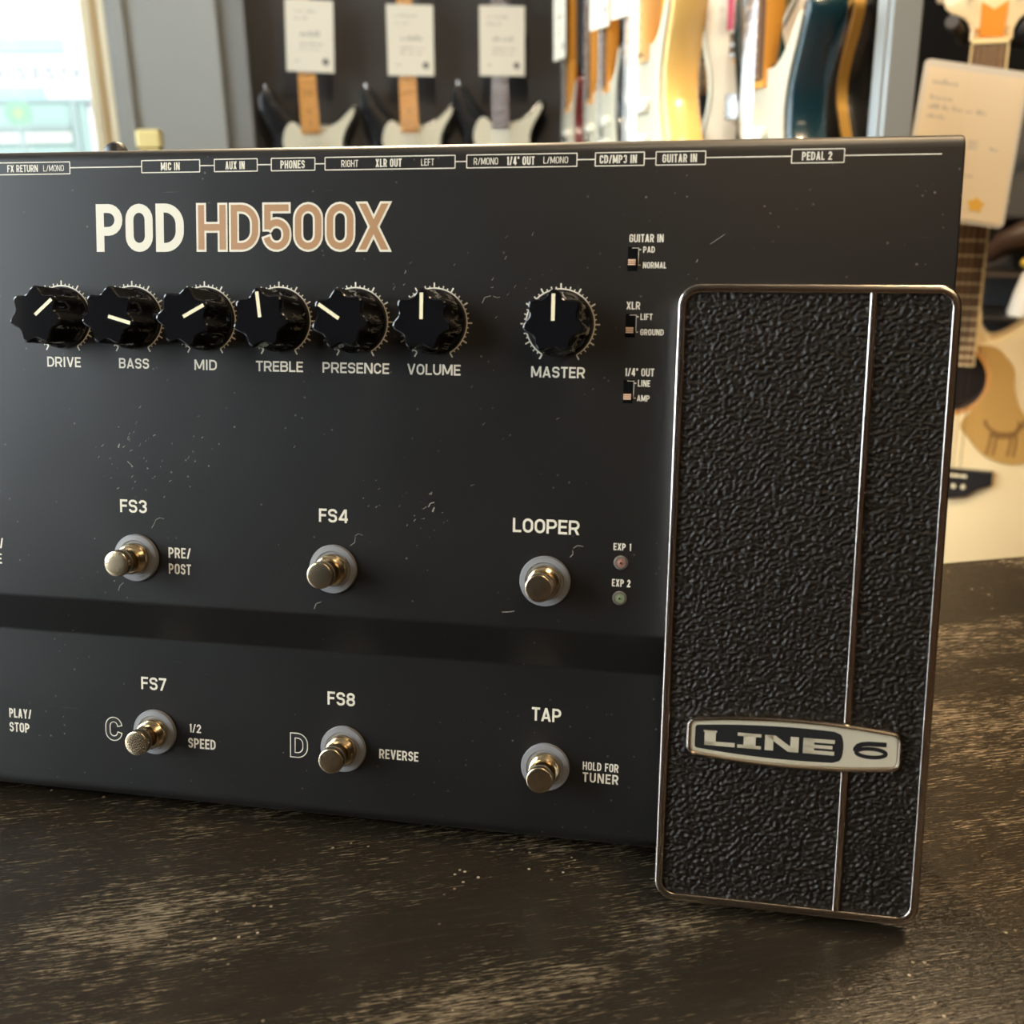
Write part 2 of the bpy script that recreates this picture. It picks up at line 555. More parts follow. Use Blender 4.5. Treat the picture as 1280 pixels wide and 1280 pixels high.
# the left wall with the long shop window
bm = bmesh.new()
WL = (-0.70, 2.9, 0.85, 2.45)
box(bm, X0 - .1, X0, Y0 - .1, WL[0], 0, ZC)
box(bm, X0 - .1, X0, WL[1], Y1 + .1, 0, ZC)
box(bm, X0 - .1, X0, WL[0], WL[1], 0, WL[2])
box(bm, X0 - .1, X0, WL[0], WL[1], WL[3], ZC)
struct(link('wall_left', bm, m_wallb))

w1 = struct(empty('window_1', '', ''))
del w1['label'], w1['category']
bm = bmesh.new()
box(bm, -0.615, -0.585, Y1 - .05, Y1 + .1, .35, 2.45)
box(bm, X0, -0.615, Y1 - .05, Y1 + .1, .35, .40)
box(bm, X0, -0.615, Y1 - .05, Y1 + .1, 2.40, 2.45)
box(bm, X0, X0 + .05, Y1 - .05, Y1 + .1, .40, 2.40)
link('window_frame', bm, m_frame, w1, bevel=0.004)
bm = boxm(-0.585, -0.557, Y1 - .07, Y1 + .1, .35, 2.45)
link('wood_jamb', bm, m_wood, w1, bevel=0.003)
bm = boxm(-0.557, -0.540, Y1 - .10, Y1 + .0, .0, 2.5)
link('casing', bm, m_frame, w1, bevel=0.003)
link('pane', boxm(X0 + .05, -0.615, Y1 + .03, Y1 + .036, .40, 2.40), m_glass, w1)
w2 = struct(empty('window_2', '', ''))
del w2['label'], w2['category']
bm = bmesh.new()
for y in (WL[0], WL[0] + 1.78, WL[1] - .05):
    box(bm, X0 - .08, X0 + .02, y, y + .05, WL[2], WL[3])
box(bm, X0 - .08, X0 + .02, WL[0], WL[1], WL[2], WL[2] + .05)
box(bm, X0 - .08, X0 + .02, WL[0], WL[1], WL[3] - .05, WL[3])
link('window_frame', bm, m_frame, w2, bevel=0.004)
link('pane', boxm(X0 - .04, X0 - .034, WL[0], WL[1], WL[2], WL[3]), m_glass, w2)

# grey column between the window and the guitars
bm = bmesh.new()
box(bm, -0.540, -0.228, 3.50, Y1, 0, ZC)
struct(link('wall_column', bm, m_grey, bevel=0.004))
m_strip = mat('grey_gloss_strip', (0.21, 0.215, 0.21), 0.3)
struct(link('trim_1', boxm(-0.520, -0.487, 3.485, 3.50, 0, ZC), m_grey, bevel=0.002))
struct(link('trim_2', boxm(-0.228, -0.150, 3.52, Y1, 0, ZC), m_strip, bevel=0.003))

# ------------------------------------------------------------------ the street outside
struct(link('ground', boxm(-30, 30, Y1 + .1, 40, -0.2, -0.1), m_conc))
m_cyan = mat('pale_cyan_stripe', (0.060, 0.105, 0.115), 0.5)
m_pale = mat('pale_green_glass', (0.080, 0.108, 0.098), 0.6, spec=0.1)
m_railg = mat('grey_green_metal', (0.050, 0.066, 0.062), 0.6)
sf = empty('shopfront', 'white shopfront with cyan stripes and faint lettering across the street', 'building', (-2.3, 9.0, -0.1))
link('wall', boxm(-3.5, 1.6, 0, 3, 0, 5), mat('white_render', (0.17, 0.172, 0.172), 0.8, spec=0.1), sf)
for z in (1.44, 1.77):
    link('stripe', boxm(-3.5, 0.42 if z < 1.5 else 0.60, -.02, 0, z + .055, z + .145), m_cyan, sf)
link('ledge', boxm(-3.5, 1.6, -.04, 0, 1.475, 1.50), m_railg, sf)
link('shop_glass', boxm(-3.5, 0.70, -.03, 0, 0.4, 1.475), m_pale, sf)
link('mullion', boxm(0.60, 0.64, -.06, -.03, 0.4, 1.475), m_railg, sf)
link('panel_band', boxm(-3.5, 0.58, -.05, -.03, 1.19, 1.27), mat('cream_panel', (0.12, 0.125, 0.11), 0.7), sf)
link('panel_strip', boxm(-3.5, 0.58, -.045, -.03, 1.28, 1.32), m_railg, sf)  # grey-green strip above the cream band
bm = bmesh.new()
put_text(bm, 'R SXSYK', 0, 640, 0, 100, 0, 0.22, 0.22)
me = bpy.data.meshes.new('sign_lettering'); bm.to_mesh(me); bm.free()
m_signl = mat('faint_grey_letters', (0.078, 0.080, 0.082), 0.9, spec=0.1); me.materials.append(m_signl)
o = bpy.data.objects.new('sign_lettering', me); COL.objects.link(o); o.parent = sf
o.rotation_euler = (PI / 2, 0, 0); o.location = (0.08, -0.004, 1.63)
# round green sign on its own post in front of the shop
rs = empty('round_sign', 'round green sign with a yellow middle on a post outside the window', 'sign', (-1.99, 8.6, -0.1))
m_sgreen = mat('sign_green', (0.035, 0.075, 0.047), 0.6); m_syel = mat('sign_yellow', (0.055, 0.07, 0.03), 0.5)
bm = lathe(bmesh.new(), [(0.09, 0), (0.09, 0.015)], n=40)
o = link('disc', bm, m_sgreen, rs); o.rotation_euler = (PI / 2, 0, 0); o.location = (0, 0, 1.39)
bm = lathe(bmesh.new(), [(0.035, 0), (0.035, 0.004)], n=30)
o2 = link('disc_centre', bm, m_syel, o); o2.location = (0, 0, 0.015)
link('post', lathe(bmesh.new(), [(0.02, 0), (0.02, 1.31)], n=14), m_railg, rs)

# ================================================================== the table
m_table = mat('worn_black_table', (0.02, 0.015, 0.01), 0.3, spec=0.65)
k = NT(m_table)
v1 = k.coords((38, 420, 5)); v2 = k.coords((3, 8, 1)); v3 = k.coords((150, 1500, 10)); v4 = k.coords((1, 1, 1))
patch = k.noise(v2, 3.2, 3, 0.55)
streak = k.math('ADD', k.math('MULTIPLY', k.noise(v1, 3.0, 4, 0.65), 0.62), k.math('MULTIPLY', k.noise(v3, 2.0, 2, 0.6), 0.38))
val = k.math('ADD', streak, k.math('MULTIPLY', k.math('SUBTRACT', patch, 0.5), 0.55))
worn = k.ramp(val, [(0.545, G3(0)), (0.60, G3(0.35)), (0.68, G3(1))])
spv = k.n('ShaderNodeTexVoronoi', feature='F1'); spv.inputs['Scale'].default_value = 230
k.l(v4, spv.inputs['Vector'])
chips = k.math('MULTIPLY', k.ramp(spv.outputs['Distance'], [(0.0, G3(1)), (0.10, G3(1)), (0.15, G3(0))]), k.ramp(k.noise(v4, 18, 2, 0.6), [(0.58, G3(0)), (0.66, G3(1))]))
base = k.mix(k.noise(v1, 1.3, 3, 0.6), (0.010, 0.0075, 0.005), (0.032, 0.024, 0.015))
c1 = k.mix(worn, base, (0.20, 0.15, 0.09))
k.l(k.mix(chips, c1, (0.42, 0.33, 0.22)), k.b.inputs['Base Color'])
k.l(k.ramp(k.math('ADD', k.math('MULTIPLY', worn, 0.35), k.math('MULTIPLY', patch, 0.3)), [(0.1, G3(0.17)), (0.6, G3(0.36))]), k.b.inputs['Roughness'])
k.bump(streak, 0.35, 0.0006)
tb = empty('display_table', 'glossy worn black wooden table top carrying the effects unit', 'table', (-0.05, 0.0, 0))
link('tabletop', boxm(-0.85, 0.75, -0.35, 0.522, 0.715, 0.75), m_table, tb, bevel=0.003)
for x in (-0.8, 0.70):
    for y in (-0.30, 0.47):
        link('leg', boxm(x - .03, x + .03, y - .03, y + .03, 0, 0.715), m_table, tb, bevel=0.003)

# ================================================================== the effects unit (millimetres on its face: u right, v up, w out)
UL, UR = -262.0, 285.3
fx = empty('effects_processor', 'large black guitar floor effects unit leaning upright on the table', 'effects unit')
fx.matrix_world = UNIT
prof = [(44, -75), (49, -72), (49.0, 0), (-103.0, 0), (-117.6, -9.5), (-178.2, -9.5), (-178.2, -45), (-150, -52), (44, -75)]
prof = fillet(prof, [0, 2, 4.2, 3.0, 2.5, 5.0, 2, 2, 0], 8)[:-1]
bm = bmesh.new()
rings = []
for u, d in ((UL, 0.8), (UL + .8, 0), (UR - .9, 0), (UR - .25, 0.25), (UR, 0.9)):
    pp = prof if d == 0 else inset2d(prof, d)
    if d and abs((Vector(pp[3]) - Vector((-30, -30))).length) > abs((Vector(prof[3]) - Vector((-30, -30))).length):
        pp = inset2d(prof, -d)
    rings.append([(u * MM, a * MM, b * MM) for a, b in pp])
loft(bm, rings)
link('housing', bm, m_panel, fx, smooth=25)

EPS = 0.06
LW = -9.5   # level of the lower tread
# legend strip along the top
bm = bmesh.new()
def line(bm, ua, va, ub, vb_, t, w=EPS, mi=0):
    d = Vector((ub - ua, vb_ - va)).normalized(); n = Vector((-d.y, d.x)) * t / 2
    q = [bm.verts.new((p[0] * MM, p[1] * MM, w * MM)) for p in ((ua + n.x, va + n.y), (ub + n.x, vb_ + n.y), (ub - n.x, vb_ - n.y), (ua - n.x, va - n.y))]
    f = bm.faces.new(q); f.material_index = mi
def frame(bm, ua, ub, va, vb_, t):
    line(bm, ua, va, ub, va, t); line(bm, ua, vb_, ub, vb_, t); line(bm, ua, va, ua, vb_, t); line(bm, ub, va, ub, vb_, t)
boxes = [(-34, 4.4), (30.4, 50.9), (56.0, 70.8), (75.6, 90.3), (93.7, 136.1), (139.8, 174.1), (179.7, 194.4), (197.9, 212.5), (237.3, 252.1)]
for a, b in boxes:
    frame(bm, a, b, 41.1, 44.95, 0.32)
for a, b in zip([x[1] for x in boxes], [x[0] for x in boxes[1:]] + [278.9]):
    line(bm, a, 43.05, b, 43.05, 0.36)
flat_link('legend_frame', bm, m_print, fx)
for txt, a, b, hb, ht, s in (('FX RETURN', -18.8, -7.4, 41.9, 44.2, .15), ('L/MONO', -5.4, 2.2, 42.0, 44.0, .11), ('MIC IN', 37.2, 43.9, 41.75, 44.25, .16),
                             ('AUX IN', 59.8, 66.5, 41.75, 44.25, .16), ('PHONES', 78.7, 86.9, 41.75, 44.25, .16), ('RIGHT', 99.1, 104.7, 41.9, 44.05, .12),
                             ('XLR OUT', 110.4, 118.9, 41.75, 44.25, .17), ('LEFT', 125.2, 129.4, 42, 44.05, .12), ('R/MONO', 142.0, 149.7, 42, 44.05, .12),
                             ('1/4" OUT', 152.4, 161.1, 41.75, 44.25, .17), ('L/MONO', 163.8, 171.4, 42.05, 44.05, .12), ('CD/MP3 IN', 181.0, 192.2, 41.8, 44.25, .17),
                             ('GUITAR IN', 199.8, 210.0, 41.8, 44.25, .17), ('PEDAL 2', 240.2, 248.7, 41.85, 44.25, .17)):
    flat_link('legend_lettering', put_text(bmesh.new(), txt, a, b, hb, ht, EPS, s, 0.09), m_print, fx)

# model name
bm = put_text(bmesh.new(), 'POD', 13.5, 45.0, 15.7, 31.2, EPS, 0.185, 0.07)
o = flat_link('name_lettering', bm, m_print, fx); o['label'] = 'cream POD lettering'
bm = put_text(bmesh.new(), 'HD500X', 50.1, 114.8, 16.4, 30.6, EPS, 0.150, 0.13, grow=0.68)
put_text(bm, 'HD500X', 50.1, 114.8, 16.4, 30.6, EPS + .05, 0.150, 0.13, grow=0.0, mi=1)
o = flat_link('name_lettering', bm, [m_print, m_tan], fx); o['label'] = 'copper tan HD500X lettering with cream outline'

# knobs with their dials
def dial_bm(u, v):
    bm = bmesh.new()
    n = 72
    pa = []
    for i in range(n + 1):
        a = math.radians(-150 + 300 * i / n)
        pa.append((math.sin(a), math.cos(a)))
    V = [[bm.verts.new(((u + x * r) * MM, (v + y * r) * MM, EPS * MM)) for x, y in pa] for r in (10.55, 10.95)]
    for i in range(n):
        bm.faces.new((V[0][i], V[1][i], V[1][i + 1], V[0][i + 1]))
    for j in range(41):
        a = math.radians(-150 + 7.5 * j)
        r1 = 12.45 if j % 4 == 0 else 11.75 if j % 2 == 0 else 11.45
        line(bm, u + math.sin(a) * 10.8, v + math.cos(a) * 10.8, u + math.sin(a) * r1, v + math.cos(a) * r1, 0.46 if j % 4 == 0 else 0.36, EPS + .01)
    return bm
KN = 112
def flute(lobe, valley, w):
    out = []
    for i in range(KN):
        a = 2 * PI * i / KN
        c = abs(math.cos(3.5 * a))
        r = valley + (lobe - valley) * c ** 2.6
        out.append((r * math.sin(a) * MM, r * math.cos(a) * MM, w * MM))
    return out
def knob(u, v, ang, label_txt, a, b):
    dl = flat_link('dial_scale', dial_bm(u, v), m_print, fx)
    bm = bmesh.new()
    circ = lambda r, w: [(r * math.sin(2 * PI * i / KN) * MM, r * math.cos(2 * PI * i / KN) * MM, w * MM) for i in range(KN)]
    loft(bm, [circ(9.9, 0.1), circ(10.1, 0.5), circ(10.1, 1.3), circ(9.8, 1.8), flute(9.75, 8.9, 2.6), flute(9.65, 7.9, 6.0), flute(9.6, 7.6, 13.8),
              flute(9.5, 7.5, 14.35), flute(9.25, 7.3, 14.75), flute(8.75, 6.95, 15.0)])
    kn = link('control_knob', bm, m_gloss, fx, smooth=22)
    kn.location = (u * MM, v * MM, 0)
    kn.rotation_euler = (0, 0, -math.radians(ang))
    li = link('indicator_line', boxm(-.55 * MM, .55 * MM, 0.2 * MM, 8.1 * MM, 14.9 * MM, 15.06 * MM), m_ivory, kn)
    flat_link('knob_lettering', put_text(bmesh.new(), label_txt, a, b, -22.65, -19.25, EPS, 0.165, 0.11), m_print, fx)
for i, (ang, t, a, b) in enumerate(((50, 'DRIVE', -6.1, 6.5), (105, 'BASS', 20.7, 31.7), (62, 'MID', 48.1, 56.1), (-7, 'TREBLE', 69.9, 86.2), (-57, 'PRESENCE', 92.9, 115.4), (0, 'VOLUME', 121.4, 138.9))):
    knob(26.0 * i, -6.2, ang, t, a, b)
knob(170.3, -6.2, 0, 'MASTER', 161.6, 178.5)

# slide switches on the right
def slider(v0, v1, vs, title, ta, tb, tv0, tv1, rows):
    u0, u1 = 190.5, 193.5
    bm = bmesh.new()
    box(bm, u0 * MM, u1 * MM, v0 * MM, v1 * MM, -0.5 * MM, 0.05 * MM)
    sw = link('slide_switch', bm, m_hole, fx); sw['label'] = 'black slot of the ' + title.lower().replace('"', ' inch') + ' slide switch'
    bm = bmesh.new()
    for kx in range(3):
        box(bm, 190.75 * MM, 193.0 * MM, (vs + .62 * kx) * MM, (vs + .62 * kx + .36) * MM, 0.05 * MM, 1.5 * MM, 1)
    box(bm, 190.75 * MM, 193.0 * MM, (vs - .1) * MM, (vs + 1.75) * MM, 0.05 * MM, 1.25 * MM)
    link('slider', bm, [m_slider, m_ridge], sw)
    bm = bmesh.new()
    line(bm, u1 + .25, v0 + 1.9, u1 + .25, v1 - .4, 0.14)
    line(bm, u0 + 1.2, v1 - .35, u1 + .3, v1 - .35, 0.14)
    flat_link('slot_edge_line', bm, m_print, sw)
    flat_link('switch_lettering', put_text(bmesh.new(), title, ta, tb, tv0, tv1, EPS, 0.16, 0.09), m_print, fx)
    for t, a, b, r0, r1 in rows:
        bm = put_text(bmesh.new(), t, a, b, r0, r1, EPS, 0.16, 0.10)
        line(bm, 193.75, (r0 + r1) / 2, 194.45, (r0 + r1) / 2, 0.3)
        flat_link('switch_lettering', bm, m_print, fx)
slider(10.0, 17.2, 11.7, 'GUITAR IN', 190.8, 201.1, 18.55, 20.95, (('PAD', 195.1, 198.6, 15.45, 17.3), ('NORMAL', 195.15, 202.2, 10.85, 12.7)))
slider(-9.9, -2.8, -8.6, 'XLR', 190.6, 194.8, -1.5, 0.85, (('LIFT', 195.0, 198.65, -4.6, -2.7), ('GROUND', 195.1, 202.2, -9.2, -7.35)))
slider(-30.0, -22.8, -28.8, '1/4" OUT', 190.8, 199.8, -21.65, -19.25, (('LINE', 194.95, 198.7, -24.8, -22.8), ('AMP', 194.8, 198.7, -29.3, -27.4)))

# indicator lights
for v, t, a, b, v0, v1, colr in ((-79.75, 'EXP 1', 189.2, 194.7, -75.95, -73.7, (0.26, 0.13, 0.10)), (-91.1, 'EXP 2', 189.1, 194.9, -87.5, -85.15, (0.17, 0.20, 0.11))):
    md = mat('led_core', colr, 0.3)
    bm = lathe(bmesh.new(), [(2.3 * MM, 0), (2.3 * MM, .5 * MM), (2.0 * MM, 1.0 * MM), (1.6 * MM, 1.1 * MM), (1.5 * MM, .7 * MM), (0.7 * MM, .8 * MM), (0.6 * MM, 1.15 * MM), (0.0001 * MM, 1.25 * MM)], n=28)
    o = link('indicator_light', bm, m_lens, fx, smooth=30); o.location = (191.7 * MM, v * MM, 0)
    bm = lathe(bmesh.new(), [(1.55 * MM, .72 * MM), (1.45 * MM, 0.95 * MM), (0.8 * MM, 1.0 * MM), (0.6 * MM, 1.2 * MM), (0.25 * MM, 1.28 * MM)], n=28)
    link('lamp_core', bm, md, o, smooth=30)
    bm = lathe(bmesh.new(), [(0.3 * MM, 1.2 * MM), (0.28 * MM, 1.36 * MM)], n=14)
    link('lamp_wire', bm, m_hole, o)
    flat_link('light_lettering', put_text(bmesh.new(), t, a, b, v0, v1, EPS, 0.16, 0.11), m_print, fx)

# foot switches
def footswitch(u, v, w):
    P = lambda prof: [(r * MM, z * MM) for r, z in prof]
    bm = lathe(bmesh.new(), P([(8.15, 0.1), (8.2, 0.9), (7.9, 1.5), (6.3, 1.75), (6.05, 1.45), (4.6, 1.45)]), n=56)
    ws = link('foot_switch', bm, m_washer, fx, smooth=35); ws['label'] = 'foot switch on grey washer'
    ws.location = (u * MM, v * MM, w * MM)
    bm = bmesh.new()
    pr = [(5.35, 1.3), (5.4, 2.6), (5.0, 3.3), (4.85, 3.3)]
    z = 3.3
    while z < 5.4:
        pr += [(4.9, z + .15), (4.65, z + .35)]; z += .4
    pr += [(4.75, 5.7), (4.4, 6.0), (3.7, 6.0), (3.5, 5.2)]
    lathe(bm, P(pr), n=48)
    link('bushing', bm, m_brass, ws, smooth=35)
    bm = lathe(bmesh.new(), P([(3.45, 5.0), (3.45, 9.4), (3.7, 9.8), (4.25, 10.0), (4.35, 10.3), (4.35, 13.0), (4.28, 13.25), (4.1, 13.42), (3.8, 13.48), (2.0, 13.52), (0.01, 13.53)]), n=48)
    link('plunger', bm, m_cap, ws, smooth=35)
for u, v, w in ((25.9, -87.05, 0), (96.9, -87.05, 0), (167.8, -87.05, 0), (26.2, -151.9, LW), (97.2, -151.9, LW), (168.1, -151.9, LW)):
    footswitch(u, v, w)
LE = LW + EPS
for t, a, b, v0, v1, w, s, g in (('FS3', 19.9, 29.9, -71.55, -67.1, EPS, .165, .11), ('FS4', 91.7, 101.7, -71.55, -67.1, EPS, .165, .11), ('LOOPER', 156.9, 178.3, -71.75, -67.2, EPS, .165, .10),
                                 ('PRE/', 37.6, 45.8, -86.45, -82.85, EPS, .16, .10), ('POST', 37.6, 45.8, -92.0, -88.4, EPS, .16, .10),
                                 ('FS7', 20.9, 30.7, -136.6, -132.0, LE, .165, .11), ('FS8', 91.2, 101.2, -136.65, -131.95, LE, .165, .11), ('TAP', 163.0, 172.9, -136.35, -131.75, LE, .165, .09),
                                 ('1/2', 39.1, 43.8, -151.05, -147.9, LE, .16, .09), ('SPEED', 38.8, 49.3, -156.75, -153.1, LE, .16, .10), ('REVERSE', 110.0, 124.0, -154.3, -150.9, LE, .16, .10),
                                 ('HOLD FOR', 180.6, 192.5, -151.85, -149.0, LE, .15, .10), ('TUNER', 180.7, 192.6, -156.0, -152.7, LE, .165, .16),
                                 ('PLAY/', -32.5, -23.4, -151.4, -147.9, LE, .16, .09), ('STOP', -32.6, -24.4, -156.8, -153.2, LE, .16, .10),
                                 ('PLAY/', -34.6, -25.5, -86.45, -82.85, EPS, .16, .10), ('ONCE', -34.8, -26.2, -92.0, -88.4, EPS, .16, .10)):
    flat_link('switch_lettering', put_text(bmesh.new(), t, a, b, v0, v1, w, s, g), m_print, fx)
for t, a, b in (('C', 6.7, 12.8), ('D', 77.7, 83.7)):
    bm = put_text(bmesh.new(), t, a, b, -156.5, -148.1, LE, 0.17, 0, grow=0.3)
    put_text(bm, t, a, b, -156.5, -148.1, LE + .05, 0.17, 0, grow=-0.03, mi=1)
    o = flat_link('letter_outline', bm, [m_print, m_blackprint], fx)

# scuffs and pale chips on the paint
rnd = random.Random(11)
bm = bmesh.new()
def scuff(u, v, ln, ang, t, w=EPS):
    a = math.radians(ang)
    bend = rnd.uniform(-.25, .25)
    um, vm = u + math.cos(a) * ln * .5 - math.sin(a) * bend * ln, v + math.sin(a) * ln * .5 + math.cos(a) * bend * ln
    line(bm, u, v, um, vm, t, w); line(bm, um, vm, u + math.cos(a) * ln, v + math.sin(a) * ln, t * .8, w)
for u, v, n, r in ((22, -52, 22, 7), (28, -60, 12, 5), (128, -66, 14, 5), (158, 8, 10, 6), (112, -64, 8, 6), (205, 12, 6, 9), (118, 4, 8, 8), (60, -30, 5, 14), (150, -35, 8, 14)):
    for _ in range(n):
        scuff(u + rnd.gauss(0, r), v + rnd.gauss(0, r), rnd.uniform(.3, 1.3), rnd.uniform(20, 70), rnd.uniform(.08, .24))
for u, v, ln, ang, t in ((31.5, -76.5, 3.4, 62, .2), (33.2, -73.6, 3, 8, .18), (18.5, -99, 3.6, 55, .22), (102.5, -79, 3.6, 60, .2), (104.2, -75.6, 2.6, 6, .18), (90, -101, 3.6, 45, .22), (175.5, -79, 2.5, 70, .2), (176.5, -76, 3.2, 12, .18),
                         (154, -98, 4, 8, .22), (215, 18, 5, 35, .16), (145.5, 0, 3.5, 40, .25), (149, 2.2, 2.2, -8, .2), (130.4, -66.5, 1.6, 70, .5), (129, -65, 2.5, 40, .3), (19.8, -49.5, 1.4, 70, .5), (23, -54, 2, -40, .25)):
    scuff(u, v, ln, ang, t)
o = flat_link('scuff_marks', bm, m_scratch, fx)
o['kind'] = 'stuff'

# connectors on the rear edge, just showing above it
bm = lathe(bmesh.new(), [(4.5 * MM, 0), (4.5 * MM, 3 * MM), (3.6 * MM, 6.0 * MM), (1.8 * MM, 7.2 * MM)], n=10)
bmesh.ops.transform(bm, matrix=Matrix.Rotation(-PI / 2, 4, 'X') @ Matrix.Scale(1, 4), verts=bm.verts)
o = link('connector_latch', bm, m_black, fx, smooth=50); o.location = (12.2 * MM, 47.5 * MM, -17 * MM); o.rotation_euler = (0, 0, 0.25)
bm = lathe(bmesh.new(), [(4.5 * MM, 0), (4.5 * MM, 2 * MM), (3.2 * MM, 2.9 * MM)], n=20)
bmesh.ops.transform(bm, matrix=Matrix.Rotation(-PI / 2, 4, 'X'), verts=bm.verts)
o = link('connector_latch', bm, m_black, fx, smooth=50); o.location = (24.0 * MM, 48.4 * MM, -17 * MM)

# ------------------------------------------------------------------ the expression pedal on the right
PW = 10.0
PU0, PU1, PV0, PV1, PRD = 206.4, 285.5, -184.7, 5.6, 6.5
bm = bmesh.new()
outer = rrect(PU0, PU1, PV0, PV1, PRD, 10)
def ringat(d, w):
    r = max(PRD - d, 1.2)
    return [(a * MM, b * MM, w * MM) for a, b in rrect(PU0 + d, PU1 - d, PV0 + d, PV1 - d, r, 10)]
loft(bm, [ringat(3.0, 2.0), ringat(0.4, 2.2), ringat(0.0, 2.8), ringat(0.0, 8.5), ringat(0.12, 9.4), ringat(0.35, 9.85), ringat(0.65, 10.0), ringat(2.0, 10.0), ringat(2.45, 9.96), ringat(2.58, 9.8), ringat(2.6, 8.2)], True, True)
pd = link('expression_pedal', bm, m_chrome, fx, smooth=50)
pd['label'] = 'chrome framed expression pedal with pebbled rubber tread'
link('pedal_base', boxm((PU0 + 8) * MM, (PU1 - 3) * MM, -165 * MM, -4 * MM, -12 * MM, 2.1 * MM), m_black, pd)
DV0, DV1 = 260.6, 262.6
for a, b, rl, rr in ((PU0 + 2.5, DV0, 1, 0), (DV1, PU1 - 2.5, 0, 1)):
    # pebbled rubber: a fine grid raised and sunk by noise
    va, vb_ = PV0 + 2.4, PV1 - 2.4
    nu, nv = int((b - a) / 0.4), int((vb_ - va) / 0.4)
    bm = bmesh.new()
    G = []
    for j in range(nv + 1):
        row = []
        for i in range(nu + 1):
            u = a + (b - a) * i / nu; v = va + (vb_ - va) * j / nv
            p = Vector((u * .74 + v * .28, v * 1.10 - u * .36, 0))
            hh = mnoise.noise(p) * .62 + mnoise.noise(p * 2.1 + Vector((7, 3, 1))) * .34
            row.append(bm.verts.new((u * MM, v * MM, min(9.9, 9.0 + 1.15 * hh) * MM)))
        G.append(row)
    for j in range(nv):
        for i in range(nu):
            bm.faces.new((G[j][i], G[j][i + 1], G[j + 1][i + 1], G[j + 1][i]))
    rim = [G[0][i] for i in range(nu)] + [G[j][nu] for j in range(nv)] + [G[nv][i] for i in range(nu, 0, -1)] + [G[j][0] for j in range(nv, 0, -1)]
    low = [bm.verts.new((q.co.x, q.co.y, 8.0 * MM)) for q in rim]
    for i in range(len(rim)):
        k2 = (i + 1) % len(rim)
        bm.faces.new((rim[i], low[i], low[k2], rim[k2]))
    bm.faces.new(low[::-1])
    gp = link('grip_pad', bm, m_grip, pd)
    gp.data.shade_smooth()
BV0, BV1 = -138.2, -122.9
for v0, v1 in ((BV1 + .1, PV1 - 2.0), (PV0 + 2.0, BV0 - .1)):
    bm = bmesh.new()
    rings = []
    for v in (v0, v1):
        rings.append([(u * MM, v * MM, w * MM) for u, w in ((DV0 - .1, 8.2), (DV0 - .05, 9.7), (DV0 + .15, 9.93), (DV1 - .15, 9.93), (DV1 + .05, 9.7), (DV1 + .1, 8.2))])
    loft(bm, rings)
    link('divider_strip', bm, m_chrome, pd, smooth=50)
# badge
def barrel(u0, u1, vc, he, hm, r, n=14):
    pts = []
    L2 = (u1 - u0) / 2; uc = (u0 + u1) / 2
    def top(x): return he + (hm - he) * (1 - (x / L2) ** 2)
    xs = [L2 - r - (2 * L2 - 2 * r) * i / n for i in range(n + 1)]
    for a in range(0, 7):
        t = PI / 2 * a / 6
        pts.append((uc + L2 - r + r * math.cos(t), vc + top(L2 - r) - r + r * math.sin(t)))
    for x in xs[1:-1]:
        pts.append((uc + x, vc + top(x)))
    for a in range(0, 7):
        t = PI / 2 + PI / 2 * a / 6
        pts.append((uc - L2 + r + r * math.cos(t), vc + top(L2 - r) - r + r * math.sin(t)))
    low = [(x, 2 * vc - y) for x, y in pts][::-1]
    return pts + low
VC = -130.55
bm = bmesh.new()
ba = lambda d, w: [(x * MM, y * MM, w * MM) for x, y in barrel(214.3 + d, 277.5 - d, VC, 5.9 - d, 7.85 - d, max(3.2 - d, .8))]
loft(bm, [ba(0, 8.4), ba(0, 10.2), ba(0.25, 10.7), ba(0.75, 10.9), ba(1.15, 10.7), ba(1.35, 10.1)], True, False)
bd = link('badge', bm, m_chrome, pd, smooth=40)
bm = loft(bmesh.new(), [ba(1.3, 10.1), ba(1.5, 10.1), ba(1.6, 10.3)], True, True)
bp = link('badge_plate', bm, m_brushed, bd)
# black field of the badge and the raised letters
def poly(bm, pts, w, mi=0):
    f = bm.faces.new([bm.verts.new((x * MM, y * MM, w * MM)) for x, y in pts]); f.material_index = mi
bm = bmesh.new()
fld = [(x, y) for x, y in barrel(217.0, 277.5 - 2.6, VC, 3.55, 5.1, 1.0)]
left = [p for p in fld if p[0] < 259.4]
bul = [(259.4 + 1.35 * math.cos(t), VC + 4.25 * math.sin(t)) for t in [(-PI / 2) + PI * i / 14 for i in range(15)]]
tops = [p for p in left if p[1] >= VC]; lows = [p for p in left if p[1] < VC]
poly(bm, bul + tops + lows, 10.34)
W0, W1 = -133.05, -128.35
six_o = [(268.6 + 5.2 * math.cos(2 * PI * i / 40), -131.15 + 1.85 * math.sin(2 * PI * i / 40)) for i in range(40)]
put = []
# the 6: wide bowl with a flag that sweeps up to the right
bm2 = bmesh.new()
def rib2(pts, closed, half, w, mi):
    ribbon(bm2, pts, closed, half, 0, lambda p: (p[0] * MM, p[1] * MM, w * MM), mi)
rib2([(268.7 + 4.2 * math.cos(2 * PI * i / 40), -131.4 + 1.30 * math.sin(2 * PI * i / 40)) for i in range(40)], True, 0.60, 10.34, 0)
rib2([(264.2, -131.2), (264.3, -130.3), (264.9, -129.5), (266.1, -128.9), (268.2, -128.6), (273.0, -128.5)], False, 0.72, 10.345, 0)
rib2([(264.75, -131.2), (264.85, -130.4), (265.3, -129.8)], False, 0.9, 10.342, 0)
bm2.normal_update()
fl = bmesh.new()
me_t = bpy.data.meshes.new('tmp'); bm2.to_mesh(me_t); bm2.free(); bm.from_mesh(me_t); bpy.data.meshes.remove(me_t)
flat_link('badge_field', bm, m_blackprint, bd)
